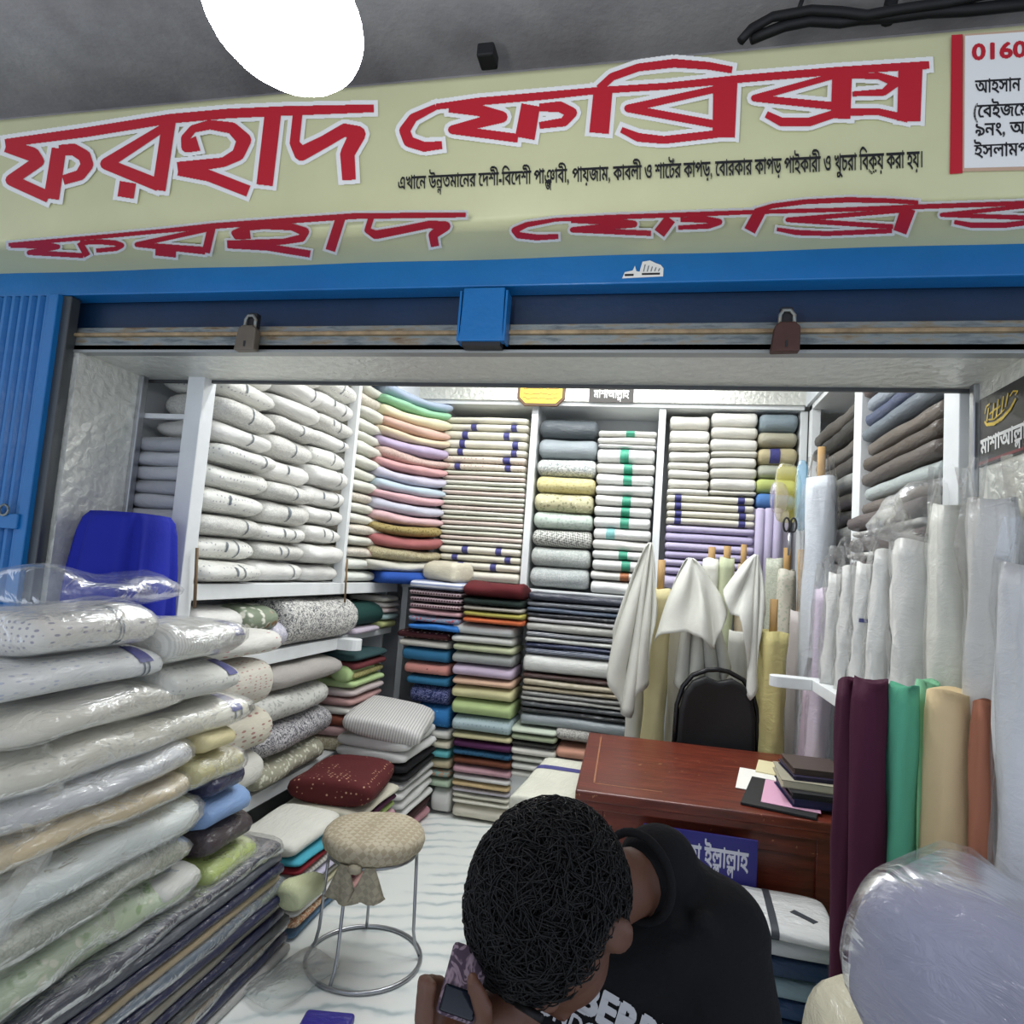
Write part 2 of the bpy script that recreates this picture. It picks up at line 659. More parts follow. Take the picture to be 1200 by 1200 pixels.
def _loops(txt):
    cu = bpy.data.curves.new('glyph_probe', 'FONT')
    cu.body = txt
    cu.fill_mode = 'NONE'
    cu.resolution_u = 3
    o = bpy.data.objects.new('glyph_probe', cu)
    C.objects.link(o)
    dg = bpy.context.evaluated_depsgraph_get()
    me = bpy.data.meshes.new_from_object(o.evaluated_get(dg), depsgraph=dg)
    nb = {}
    for e in me.edges:
        a, b = e.vertices
        nb.setdefault(a, []).append(b)
        nb.setdefault(b, []).append(a)
    seen, loops = set(), []
    for v in range(len(me.vertices)):
        if v in seen or v not in nb:
            continue
        lp, cur, prev = [v], v, None
        seen.add(v)
        while True:
            nx = [q for q in nb[cur] if q != prev and q not in seen]
            if not nx:
                break
            if prev is None and v + 1 in nx:
                nx = [v + 1]
            prev, cur = cur, nx[0]
            seen.add(cur)
            lp.append(cur)
        loops.append([(me.vertices[i].co.x, me.vertices[i].co.y) for i in lp])
    bpy.data.objects.remove(o)
    bpy.data.curves.remove(cu)
    bpy.data.meshes.remove(me)
    return loops


def glyph(ch):
    if ch not in _G:
        lp = _loops(ch)
        both = _loops(ch + 'ম')
        lone = _loops('ম')
        mn = min(p[0] for l in lone for p in l)
        k = len(lone)
        mx = min(p[0] for l in both[-k:] for p in l)
        _G[ch] = (lp, mx - mn)
    return _G[ch]


def layout(s):
    """string in visual order; {x} puts a small x under the previous letter, ^ a hook above it, ~ a curl below it"""
    loops, x, i, last = [], 0.0, 0, (0, 0)
    while i < len(s):
        ch = s[i]
        if ch == ' ':
            x += 0.28
        elif ch == '{':
            lp, adv = glyph(s[i + 1])
            for l in lp:
                loops.append([(last[0] + 0.10 + p[0] * 0.62, p[1] * 0.62 - 0.32) for p in l])
            i += 2
        elif ch == '^':
            loops += strokes([[(x - 0.30, 0.66, .05), (x - 0.14, 0.82, .07), (x - 0.05, 0.74, .06)]])
        elif ch == '~':
            loops += strokes([[(last[0] + 0.02, -0.02, .07), (last[0] + 0.28, -0.14, .07), (x - 0.05, -0.04, .06)]])
        else:
            lp, adv = glyph(ch)
            for l in lp:
                loops.append([(p[0] + x, p[1]) for p in l])
            last = (x, adv)
            x += adv
        i += 1
    return loops, x


def area2(l):
    return sum(l[i][0] * l[(i + 1) % len(l)][1] - l[(i + 1) % len(l)][0] * l[i][1] for i in range(len(l)))


def strokes(lines, grow=0.0):
    """polylines of (x, y, width) as consistently wound polygons: segment quads with round joints"""
    out = []
    for ln in lines:
        for i in range(len(ln)):
            x, y, w = ln[i]
            r = w / 2 + grow
            if 0 < i < len(ln) - 1:
                out.append([(x + r * math.cos(t * math.pi / 5), y + r * math.sin(t * math.pi / 5)) for t in range(10)])
            if i:
                x0, y0, w0 = ln[i - 1]
                dx, dy = x - x0, y - y0
                d = math.hypot(dx, dy) or 1
                if grow and i == 1:
                    x0, y0 = x0 - dx / d * grow, y0 - dy / d * grow
                if grow and i == len(ln) - 1:
                    x, y = x + dx / d * grow, y + dy / d * grow
                nx, ny = -dy / d, dx / d
                r0 = w0 / 2 + grow
                q = [(x0 - nx * r0, y0 - ny * r0), (x - nx * r, y - ny * r), (x + nx * r, y + ny * r), (x0 + nx * r0, y0 + ny * r0)]
                if area2(q) < 0:
                    q.reverse()
                out.append(q)
    return out


def fill(loops, rows):
    ys = [p[1] for l in loops for p in l]
    y0, y1 = min(ys), max(ys)
    h = (y1 - y0) / rows
    E_ = []
    for l in loops:
        for i in range(len(l)):
            a, b = l[i], l[(i + 1) % len(l)]
            if a[1] != b[1]:
                E_.append((a, b, 1) if a[1] < b[1] else (b, a, -1))
    quads = []
    for r in range(rows):
        y = y0 + (r + 0.5) * h
        xs = sorted((a[0] + (b[0] - a[0]) * (y - a[1]) / (b[1] - a[1]), d) for a, b, d in E_ if a[1] <= y < b[1])
        wn, st = 0, None
        for x, d in xs:
            if wn == 0:
                st = x
            wn += d
            if wn == 0 and x - st > 1e-6:
                quads.append((st, x, y - h / 2, y + h / 2))
    return quads


def print_mesh(name, loops, rows, mp, mat, parent=None):
    vs, fs = [], []
    for a, b, c, d in fill(loops, rows):
        k = len(vs)
        vs += [mp(a, c), mp(b, c), mp(b, d), mp(a, d)]
        fs.append((k, k + 1, k + 2, k + 3))
    return from_data(name, vs, fs, mat, parent, smooth=False)


def text(name, s, mp, mat, parent=None, rows=26, bold=0.0):
    """mp(u, v): u 0..1 across the line, v in em units above the baseline"""
    loops, w = layout(s)
    if bold:
        ext = []
        for l in loops:
            ext += strokes([[(p[0], p[1], bold) for p in l + l[:1]]])
        base = [l if area2(l) > 0 else l for l in loops]
        sgn = 1 if max((area2(l) for l in base), key=abs) > 0 else -1
        loops = base + [e if sgn > 0 else e[::-1] for e in ext]
    return print_mesh(name, loops, rows, lambda x, y: mp(x / w, y), mat, parent)

# ================================================================== SETTING
XL, XR, YB = -1.70, 0.88, 4.24          # fronts of the left, right and back shelving
struct(box('floor', -2.7, 1.75, -1.3, 4.8, -0.06, 0.0, M_MARB), 'white marble shop floor with grey veins')
struct(box('wall_back', -2.2, 1.4, 4.62, 4.72, 0, 3.05, M_WALL))
struct(box('wall_left', -2.16, -2.08, 2.13, 4.62, 0, 3.05, M_WALL))
struct(box('wall_right', 1.26, 1.34, 2.13, 4.62, 0, 3.05, M_WALL))
struct(box('ceiling', -2.16, 1.34, 2.13, 4.62, CEIL_Z, 3.05, M_WALL))
struct(box('ceiling_outside', -3.6, 2.6, -1.3, 1.90, 3.09, 3.25, M_CONC), 'grey concrete slab above the signboard')
struct(box('wall_front', -3.6, 2.6, 1.90, 2.13, 2.14, 3.09, M_CONC))
struct(box('wall_front_left', -3.6, -2.04, 1.90, 2.13, 0, 2.14, M_CONC))
struct(box('wall_front_right', 0.97, 2.6, 1.90, 2.13, 0, 2.14, M_CONC))
struct(box('trim_1', -2.02, 0.96, 1.83, 2.16, 2.139, 2.16, M_LAM), 'embossed silver laminate lining under the shop entrance head')
struct(box('trim_2', -2.02, 0.96, 2.155, 2.168, 2.128, 2.17, plain('dark_edge_strip', '#4a4c4e', 0.5, 0.3)))
struct(box('wall_entry_left', -2.04, -1.965, 1.83, 2.13, 0, 2.139, M_LAM), 'silver laminate lining at the blue shutter side of the entrance')
struct(box('wall_entry_right', 0.90, 0.97, 1.83, 2.13, 0, 2.139, M_LAM), 'silver laminate lining behind the tall wrapped rolls')
struct(box('trim_3', -1.967, -1.945, 2.10, 2.13, 0, 2.139, M_STEEL, bev=0.004))
struct(box('trim_4', 0.885, 0.902, 2.10, 2.13, 0, 2.139, M_STEEL, bev=0.004))
struct(box('trim_5', -2.04, -1.985, 1.79, 1.83, 0, 2.32, plain('dark_guide_rail', '#54585a', 0.4, 0.6), bev=0.004), 'dark steel shutter guide rail')
# bulkheads over the shelving
struct(box('trim_6', -2.08, 1.26, 4.20, 4.62, 2.632, CEIL_Z, M_LAM), 'silver laminate bulkhead across the back wall')
struct(box('trim_7', -2.08, -1.64, 3.46, 4.20, 2.60, CEIL_Z, M_WALL))
struct(box('trim_8', 0.86, 1.26, 2.17, 4.20, 2.62, CEIL_Z, M_WALL))

# blue steel lintel, recessed strip coloured dark as shade, shutter bottom bar
o = box('steel_lintel', -3.2, 2.2, 1.79, 1.86, 2.322, 2.43, M_BLUE, bev=0.004)
tag(o, 'bright blue painted steel lintel under the signboard', 'lintel')
o = box('shutter_housing', -2.03, 2.2, 1.868, 1.898, 2.20, 2.33, M_RECESS_SHADE)
tag(o, 'steel shutter housing recessed below the lintel, its shade painted in dark blue', 'shutter housing')
sh = empty('rolled_shutter', (0, 1.83, 2.139))
tag(sh, 'galvanised roller shutter rolled up, only its rusty bottom bar showing', 'shutter')
b = box('bottom_bar', -2.0, 0.95, 0, 0.03, 0.0, 0.052, M_GALV, sh, bev=0.003)
b = box('bar_lip', -2.0, 0.95, -0.012, 0.03, 0.05, 0.062, plain('rust_streak', '#a58f6e', 0.6, 0.3, mottle=0.4, mscale=20), sh, bev=0.003)
b = box('curtain_slat', -2.0, 0.95, 0.005, 0.02, 0.066, 0.086, M_GALV, sh, bev=0.003)
b = box('bar_foot', -2.0, 0.95, -0.006, 0.034, -0.005, 0.005, plain('bar_edge', '#9a9d9b', 0.4, 0.5), sh, bev=0.002)
# lock bracket in the middle
lb = empty('lock_bracket', (onY(567, 372, 1.79).x, 1.79, onY(567, 402, 1.79).z))
tag(lb, 'blue painted steel lock box hanging from the lintel', 'lock')
w = 0.072
prism('cover_plate', [(-w, 0.0), (w, 0.0), (w * 0.9, 0.03), (w * 0.86, 0.16), (-w * 0.86, 0.16), (-w * 0.9, 0.03)], 'y', -0.02, 0.012, M_BLUE, lb, 0.004)
prism('side_web', [(-0.02, 0.0), (0.03, 0.0), (0.03, 0.15), (-0.02, 0.15)], 'x', -w, -w + 0.006, M_BLUE, lb)
prism('side_web', [(-0.02, 0.0), (0.03, 0.0), (0.03, 0.15), (-0.02, 0.15)], 'x', w - 0.006, w, M_BLUE, lb)
box('dark_slot', -w * 0.8, w * 0.8, -0.012, 0.028, -0.012, 0.004, M_DARK, lb)
for px, py, mat, lab in ((289, 412, plain('dull_brass', '#6d6559', 0.5, 0.4, mottle=0.3), 'grey brass padlock hanging on the shutter bar beside the white bolts'),
                         (920, 414, plain('brown_iron', '#4d3129', 0.6, 0.2, mottle=0.3), 'brown iron padlock hanging on the shutter bar beside the lock box')):
    p = onY(px, py, 1.80)
    k = empty('padlock', (p.x, 1.80, p.z))
    tag(k, lab, 'padlock')
    prism('body', [(-0.038, 0.0), (0.034, 0.002), (0.034, 0.07), (0.02, 0.082), (-0.018, 0.082), (-0.03, 0.07)], 'y', -0.016, 0.014, mat, k, 0.004)
    tube('shackle', [(-0.016, 0, 0.075), (-0.016, 0, 0.105), (-0.008, 0, 0.118), (0.010, 0, 0.118), (0.020, 0, 0.105), (0.020, 0, 0.075)], 0.005, M_GALV, k, 8)
    box('hasp', -0.014, 0.018, 0.006, 0.03, 0.085, 0.13, M_DARK, k, 0.002)
    box('keyhole', -0.003, 0.003, -0.0175, -0.014, 0.012, 0.03, M_DARK, k)
# little paper sticker on the lintel
P0, P1 = onY(729, 326, 1.787), onY(777, 324, 1.787)
st = empty('lintel_sticker', (P0.x, 1.789, P0.z))
tag(st, 'small torn white paper sticker on the blue lintel', 'sticker')
sw = P1.x - P0.x
pts = [(0, 0), (sw, 0.003), (sw, 0.026), (sw * .93, 0.036), (sw * .8, 0.042), (sw * .66, 0.05), (sw * .55, 0.048), (sw * .48, 0.047), (sw * .42, 0.018), (sw * .34, 0.02), (sw * .3, 0.036), (sw * .25, 0.022), (sw * .06, 0.018)]
prism('paper', pts, 'y', -0.0015, 0.0, M_PAPER, st)
box('dark_print', sw * .06, sw * .28, -0.0022, -0.0014, 0.006, 0.012, M_BLK, st)
box('dark_print', sw * .48, sw * .92, -0.0022, -0.0014, 0.008, 0.0135, M_BLK, st)
print_mesh('small_print', strokes([[(sw * (.52 + .09 * i), .018, .003), (sw * (.55 + .09 * i), .038 - .003 * i, .003)] for i in range(5)]), 12, lambda x, y: (x, -0.0022, y), M_GREYL, st)

# folded blue shutter at the left of the opening: each vertical slat is a piece
gt = empty('folding_gate', (-2.03, 1.80, 0.0))
tag(gt, 'blue corrugated steel folding gate pushed back beside the entrance', 'gate')
sl = None
for i in range(15):
    x = -0.045 - i * 0.036
    if sl is None:
        sl = prism('gate_slat', [(0.018, 0.0), (0.006, -0.018), (-0.006, -0.018), (-0.018, 0.0), (-0.006, -0.006), (0.006, -0.006)], 'z', 0.02, 2.32, M_BLUE, gt, 0.001)
        q = sl
    else:
        q = sl.copy()
        C.objects.link(q)
    q.location = (x, 0, 0)
box('gate_stile', -0.027, 0.012, -0.03, 0.02, 0.02, 2.32, M_BLUE, gt, 0.003)
p = onY(8, 605, 1.77)
boxl('latch_plate', (0.11, 0.02, 0.05), (p.x + 2.03, -0.03, p.z - 0.04), M_BLUE, gt, 0.004)
tube('latch_ring', [(p.x + 2.03 + 0.018 * math.cos(t), -0.043, p.z + 0.02 + 0.018 * math.sin(t)) for t in [k * math.pi / 6 for k in range(12)]], 0.004, M_GALV, gt, 6, True)

# ================================================================== SIGNBOARD
SY, SZ0, SZ1 = 1.58, 2.405, 2.817
sg = empty('shop_signboard', (-0.4, SY, SZ0))
tag(sg, 'cream banner shop signboard with large red white-edged lettering', 'signboard')
# cloth box: front face with shallow ripples, sagging lower fold, flat underside
vs, fs = [], []
NX = 90
prof = [(0.22, 0.42), (0.004, 0.415), (0.0, 0.40), (0.0, 0.27), (0.0, 0.14), (0.0, 0.012), (0.006, 0.0), (0.06, 0.0), (0.12, 0.0), (0.215, 0.0)]
for i in range(NX + 1):
    x = -2.4 + 4.6 * i / NX
    for k, (y, z) in enumerate(prof):
        rp = 0.0018 * math.sin(x * 7 + k) + 0.0012 * math.sin(x * 17 + 2 * k)
        vs.append((x, y + (rp + 0.001 if 1 < k < 6 else 0), z - (0.0015 * math.sin(x * 9 + k) if k > 6 else 0)))
n = len(prof)
for i in range(NX):
    for k in range(n - 1):
        fs.append((i * n + k, (i + 1) * n + k, (i + 1) * n + k + 1, i * n + k + 1))
from_data('banner', vs, fs, M_SIGN, sg)
box('top_batten', -2.4, 2.2, 0.02, 0.2, 0.40, 0.415, M_DARK, sg)
F_ = lambda d: (lambda x, y: onY(x, y, SY - d) - Vector((-0.4, SY, SZ0)))
U_ = lambda d: (lambda x, y: onZ(x, y, SZ0 - d) - Vector((-0.4, SY, SZ0)))

W1 = [  # first word, traced as brush strokes on the sign face: (x, y, width)
    [(6, 168, 9), (33, 164, 9), (100, 155, 10), (150, 147, 10), (200, 139, 10), (267, 133, 10), (333, 130, 10), (400, 128, 9), (438, 127, 8)],
    [(7, 171, 13), (38, 181, 15), (45, 189, 12), (13, 211, 12), (57, 231, 12)],
    [(69, 174, 15), (60, 233, 16)],
    [(69, 176, 11), (86, 175, 12), (99, 183, 13), (102, 193, 13), (94, 205, 11), (74, 211, 10)],
    [(194, 148, 8), (124, 192, 12), (186, 217, 13)],
    [(198, 142, 14), (186, 223, 14)],
    [(139, 221, 16), (158, 224, 16)],
    [(232, 168, 16), (219, 172, 12), (217, 162, 9), (226, 151, 8), (246, 146, 10), (272, 150, 12), (286, 164, 15), (279, 181, 13), (262, 190, 10), (208, 197, 13)],
    [(209, 199, 12), (245, 206, 12), (291, 224, 12)],
    [(320, 131, 17), (310, 217, 17)],
    [(349, 131, 10), (345, 168, 10), (353, 180, 15), (380, 166, 13), (404, 152, 13), (419, 157, 17), (407, 180, 15), (409, 211, 14)],
]
W2 = [
    [(518, 170, 8), (497, 172, 10), (479, 166, 12), (474, 153, 11), (484, 138, 9), (511, 125, 6)],
    [(511, 125, 6), (560, 119, 8), (640, 112, 8), (700, 106, 7), (780, 101, 7), (860, 93, 8), (980, 83, 8), (1089, 76, 8)],
    [(526, 126, 10), (560, 129, 13), (588, 137, 13), (530, 152, 9), (607, 162, 9)],
    [(622, 123, 21), (615, 162, 22)],
    [(632, 126, 8), (656, 125, 11), (670, 132, 12), (661, 143, 9), (632, 147, 7)],
    [(707, 103, 21), (702, 156, 22)],
    [(702, 104, 8), (717, 90, 8), (748, 79, 8), (790, 74, 9), (830, 77, 8), (858, 82, 7)],
    [(845, 103, 7), (736, 127, 8), (840, 146, 8)],
    [(728, 152, 6), (748, 161, 9), (778, 164, 8), (840, 157, 8)],
    [(850, 97, 27), (848, 161, 25)],
    [(980, 88, 6), (884, 115, 7), (975, 124, 8)],
    [(898, 134, 7), (916, 143, 9), (948, 143, 9), (985, 131, 8), (1030, 131, 7), (1064, 139, 8)],
    [(987, 84, 22), (985, 139, 22)],
    [(998, 89, 5), (1030, 89, 7), (1050, 96, 10), (1036, 108, 7), (999, 110, 5)],
    [(1067, 79, 27), (1065, 142, 26)],
]
W1 = [[(x, y, w * 1.13) for x, y, w in l] for l in W1]
W2 = [[(x, y, w * (1.15 if w < 12 else 1.05)) for x, y, w in l] for l in W2]
def lower(ws, k):
    """the same words again on the underside of the banner"""
    out = []
    for ln in ws:
        q = []
        for x, y, w in ln:
            if k == 0:
                X = 10 + (x - 6) * 1.24
                m = 168 - 41 * min(1, (x - 6) / 300.0)
                base = 287 - 35 * min(1.0, (X - 10) / 400.0)
                sc = 0.22 + 0.22 * min(1, (X - 10) / 350.0)
                X += (y - m) * (0.35 if X < 150 else 0.1 if X < 350 else 0.0)
            else:
                X = 606 + (x - 474) * 1.22
                m = 125 - 49 * (x - 511) / 578.0
                base = 258 - 18 * (X - 640) / 540.0
                sc = 0.44
                X -= (y - m) * 0.12
            q.append((X, base + (y - m) * sc, max(3.0, w * (0.42 if k == 0 and X < 200 else 0.6))))
        out.append(q)
    return out
for ws, side in ((W1, 0), (W2, 1)):
    nm = 'lettering'
    print_mesh('lettering_outline', strokes(ws, 5.0), 150, F_(0.003), M_SIGNW, sg)
    print_mesh('lettering', strokes(ws), 150, F_(0.0045), M_RED, sg)
    lw = lower(ws, side)
    print_mesh('lettering_outline', strokes(lw, 3.0), 90, U_(0.004), M_SIGNW, sg)
    print_mesh('lettering', strokes(lw), 90, U_(0.0055), M_RED, sg)

def pxline(x0, y0, x1, y1, h0, h1, P):
    """text line between two baseline points in the frame, em heights h0 to h1"""
    return lambda u, v: P(x0 + (x1 - x0) * u, y0 + (y1 - y0) * u - v * (h0 + (h1 - h0) * u))
text('small_lettering', 'এখােন উন{ন}তমােনর েদশী-িবেদশী পাঞ{জ}াবী, পায়জাম, কাবলী ও শােট^র কাপড়, েবারকার কাপড় পাইকারী ও খুচরা িবক~য় করা হয়।',
     pxline(466, 222, 1082, 196, 23, 30, F_(0.003)), M_BLK, sg, 34, 0.035)
# the address panel at the right end of the sign
def quad(name, pts, P, mat, parent):
    return from_data(name, [P(*p) for p in pts], [(0, 1, 2, 3)], mat, parent, False)
quad('red_bar', [(1113, 204), (1128, 203), (1128, 40), (1115, 41)], F_(0.003), M_RED, sg)
quad('address_panel', [(1128, 201), (1320, 197), (1322, 26), (1129, 40)], F_(0.003), plain('panel_edge', '#c9a98f', 0.6), sg)
quad('address_panel', [(1130, 197), (1320, 192), (1320, 29), (1131, 42)], F_(0.0036), M_SIGNW, sg)
text('phone_number', '0160', pxline(1139, 70, 1203, 66, 26, 26, F_(0.0045)), M_RED, sg, 26, 0.07)
for s, a in (('আহসান', (1143, 109, 1196, 106, 23)), ('(েবইজেম', (1140, 138, 1206, 135, 23)), ('৯নং, আ', (1143, 159, 1206, 156, 22)), ('ইসলামপ', (1142, 184, 1206, 181, 22))):
    text('address_lettering', s, pxline(a[0], a[1], a[2], a[3], a[4], a[4], F_(0.0045)), M_BLK, sg, 24, 0.04)

# cables lying on top of the sign, small clamp
for i, (pts, r, lab) in enumerate((
        ([(868, 48), (880, 34), (905, 20), (950, 12), (985, 14), (1015, 18), (1060, 10), (1110, 3), (1160, -8), (1230, -14)], 0.012, 'thick black cable arching over the top of the signboard'),
        ([(880, 46), (920, 30), (950, 24), (985, 26), (1010, 22), (1045, 20), (1090, 14), (1135, 12), (1230, 2)], 0.014, 'black cable resting along the top edge of the signboard'),
        ([(1040, 26), (1043, 8), (1050, -20)], 0.016, 'short black conduit rising from the signboard to the ceiling'),
        ([(935, 14), (940, 0), (938, -20)], 0.006, 'thin black wire going up from the arched cable'),
        ([(1065, 12), (1085, 4), (1120, 9), (1150, 6), (1230, -4)], 0.007, 'thin looping wire on top of the signboard'))):
    tag(tube('cable', [onY(x, y, 1.66 + 0.02 * i) for x, y in pts], r, M_WIRE, None, 8), lab, 'cable')
p = onY(571, 72, 1.66)
tag(boxl('ceiling_clamp', (0.05, 0.06, 0.04), (p.x, 1.66, p.z - 0.005), M_DARK, bev=0.006), 'small dark clamp on top edge of the signboard', 'clamp')

# ================================================================== LAMPS
BC = onY(331, 16, 0.60)
bd = (onY(418, 92, 0.60) - onY(232, -30, 0.60)).normalized()
lamp = empty('hanging_bulb', BC)
tag(lamp, 'big round glowing white lamp bulb hanging before the signboard', 'lamp')
ang = bd
ax = Vector((bd.x, 0.15, bd.z)).normalized()
vs, fs = [], []
prof = [(-0.10 + 0.20 * k / 14, 0.071 * math.sqrt(max(0.0, 1 - (-1 + 2 * k / 14) ** 2))) for k in range(15)]
s_ = ax.cross(Vector((0, 1, 0))).normalized()
w_ = ax.cross(s_)
for d, r in prof:
    for k in range(24):
        t = 2 * math.pi * k / 24
        vs.append(ax * d + (s_ * math.cos(t) + w_ * math.sin(t)) * max(r, 0.002))
for i in range(len(prof) - 1):
    for k in range(24):
        fs.append((i * 24 + k, i * 24 + (k + 1) % 24, (i + 1) * 24 + (k + 1) % 24, (i + 1) * 24 + k))
fs.append(tuple(range(24))[::-1])
from_data('glowing_globe', vs, fs, plain('lit_diffuser', '#fbfaff', 0.5, emit=BULB_STRENGTH), lamp)
a, b_ = ax * -0.12, ax * -0.2
tube('socket', [a, b_], [0.034, 0.028], M_PAPER, lamp, 16)
tube('flex', [b_, b_ + Vector((-0.03, 0, 0.06)), Vector((b_.x - 0.04, b_.y, 3.09 - BC.z))], 0.005, M_WIRE, lamp, 8)
for i, (x, y, r) in enumerate(TUBES):
    t_ = empty('ceiling_tube_light', (x, y, CEIL_Z))
    tag(t_, f'white ceiling tube light, {ordw(i)} from the shop entrance', 'light', 'tube lights on the shop ceiling')
    box('housing', -0.9, 0.9, -0.03, 0.03, -0.03, 0.0, M_WHITE, t_, 0.004)
    tube('glass_tube', [(-0.86, 0, -0.05), (0.86, 0, -0.05)], 0.014, plain('lit_tube', '#ffffff', 0.4, emit=6), t_, 12)
    box('end_cap', -0.9, -0.86, -0.02, 0.02, -0.068, -0.028, M_WHITE, t_, 0.003)
    box('end_cap', 0.86, 0.9, -0.02, 0.02, -0.068, -0.028, M_WHITE, t_, 0.003)

# ================================================================== SHELVING
def round_arm(name, x0, x1, yc, w, z0, z1, mat, parent, tip):
    """shelf tongue with a rounded tip at x1 (tip=1) or x0 (tip=-1)"""
    pts = []
    r = w / 2
    for k in range(9):
        t = -math.pi / 2 + math.pi * k / 8
        pts.append(((x1 - r + r * math.cos(t)) if tip > 0 else (x0 + r - r * math.cos(t)), yc + r * math.sin(t)))
    pts += [(x0, yc + r), (x0, yc - r)] if tip > 0 else [(x1, yc + r), (x1, yc - r)]
    return prism(name, pts, 'z', z0, z1, mat, parent, 0.003)

ls = empty('wall_shelving', (XL, 2.15, 0))
tag(ls, 'white wooden shelving with wrapped white bolts on its upper tier', 'shelving')
Lo = lambda n, x0, x1, y0, y1, z0, z1: box(n, x0 - XL, x1 - XL, y0 - 2.15, y1 - 2.15, z0, z1, M_WHITE, ls, 0.003)
Lo('post', XL - 0.06, XL + 0.012, 2.115, 2.185, 0.0, 2.6)
Lo('post', XL - 0.05, XL + 0.006, 3.405, 3.44, 1.358, 2.6)
Lo('shelf_board', XL - 0.37, XL + 0.01, 2.15, 4.24, 1.296, 1.358)
Lo('shelf_board', XL - 0.37, XL + 0.01, 2.19, 3.50, 0.988, 1.05)
Lo('shelf_board', XL - 0.37, XL + 0.01, 2.19, 4.24, 0.35, 0.412)
Lo('side_panel', XL - 0.37, XL - 0.06, 2.12, 2.15, 0.0, 1.296)
Lo('side_panel', XL - 0.37, XL - 0.34, 2.15, 2.185, 1.36, 2.6)
Lo('side_panel', XL - 0.37, XL - 0.06, 4.21, 4.24, 0.0, 1.296)
Lo('niche_shelf', XL - 0.37, XL - 0.07, 1.0 + 1.135, 2.16, 1.98, 2.0)
round_arm('shelf_tongue', 0.0, 0.13, 3.47 - 2.15, 0.10, 0.988, 1.05, M_WHITE, ls, 1)
Lo('shelf_board', XL - 0.37, XL + 0.0, 3.50, 4.22, 1.02, 1.06)
for px, py0, py1, lab in ((228, 642, 712, 'thin brown wooden rod standing against the first white bolt column'), (404, 655, 706, 'thin brown wooden rod standing at the second shelf post')):
    a, b_ = onX(px, py1, XL + 0.035), onX(px + 3, py0, XL + 0.035)
    tag(tube('wooden_rod', [a, b_], 0.006, plain('old_rod', '#7b6448', 0.7), None, 8), lab, 'rod')

bs = empty('back_shelving', (0, YB, 0))
tag(bs, 'white shelving on the back wall divided by upright posts', 'shelving')
def bpost(xt, yt, xb, yb, wpx):
    a, b_ = onY(xt, yt, YB), onY(xb, yb, YB)
    x = (a.x + b_.x) / 2
    box('post', x - 0.022, x + 0.022, 0.0, 0.34, 1.388, 2.605, M_WHITE, bs, 0.003)
    return x
PX1 = bpost(626, 480, 614, 690, 9)
PX2 = bpost(779, 480, 766, 640, 10)
PX3 = bpost(941, 480, 941, 600, 10)
PX0 = onY(515, 560, YB).x
box('post', PX0 - 0.06, PX0 - 0.02, 0.06, 0.34, 1.388, 2.605, M_WHITE, bs, 0.003)
box('shelf_board', -1.66, 0.86, -0.008, 0.36, 1.335, 1.388, M_WHITE, bs, 0.003)
box('top_board', -1.66, 0.86, -0.02, 0.36, 2.605, 2.640, M_WHITE, bs, 0.003)
box('side_panel', -1.66, -1.62, 0.02, 0.36, 0.0, 1.335, M_WHITE, bs)
box('side_panel', PX1 - 0.02, PX1 + 0.02, 0.02, 0.36, 0.0, 1.335, M_WHITE, bs)
box('side_panel', 0.80, 0.84, 0.02, 0.36, 0.0, 1.335, M_WHITE, bs)

rs = empty('side_shelving', (XR, 2.2, 0))
tag(rs, 'white shelving stacked with dark brown and grey suiting', 'shelving')
Ro = lambda n, x0, x1, y0, y1, z0, z1: box(n, x0 - XR, x1 - XR, y0 - 2.2, y1 - 2.2, z0, z1, M_WHITE, rs, 0.003)
Ro('post', XR, XR + 0.07, 2.18, 2.29, 0.0, 2.62)
Ro('post', XR - 0.006, XR + 0.05, 3.13, 3.24, 0.0, 2.62)
Ro('post', XR, XR + 0.05, 4.12, 4.19, 0.0, 2.62)
Ro('shelf_board', XR, XR + 0.37, 2.2, 4.19, 1.45, 1.49)
Ro('shelf_board', XR - 0.22, XR + 0.34, 2.30, 3.0, 1.10, 1.145)
round_arm('shelf_tongue', -0.38, -0.22, 2.96 - 2.2, 0.08, 1.10, 1.145, M_WHITE, rs, -1)
Ro('top_board', XR, XR + 0.37, 2.2, 4.19, 2.585, 2.62)
Ro('side_panel', XR + 0.34, XR + 0.37, 2.2, 4.19, 0.0, 2.62)

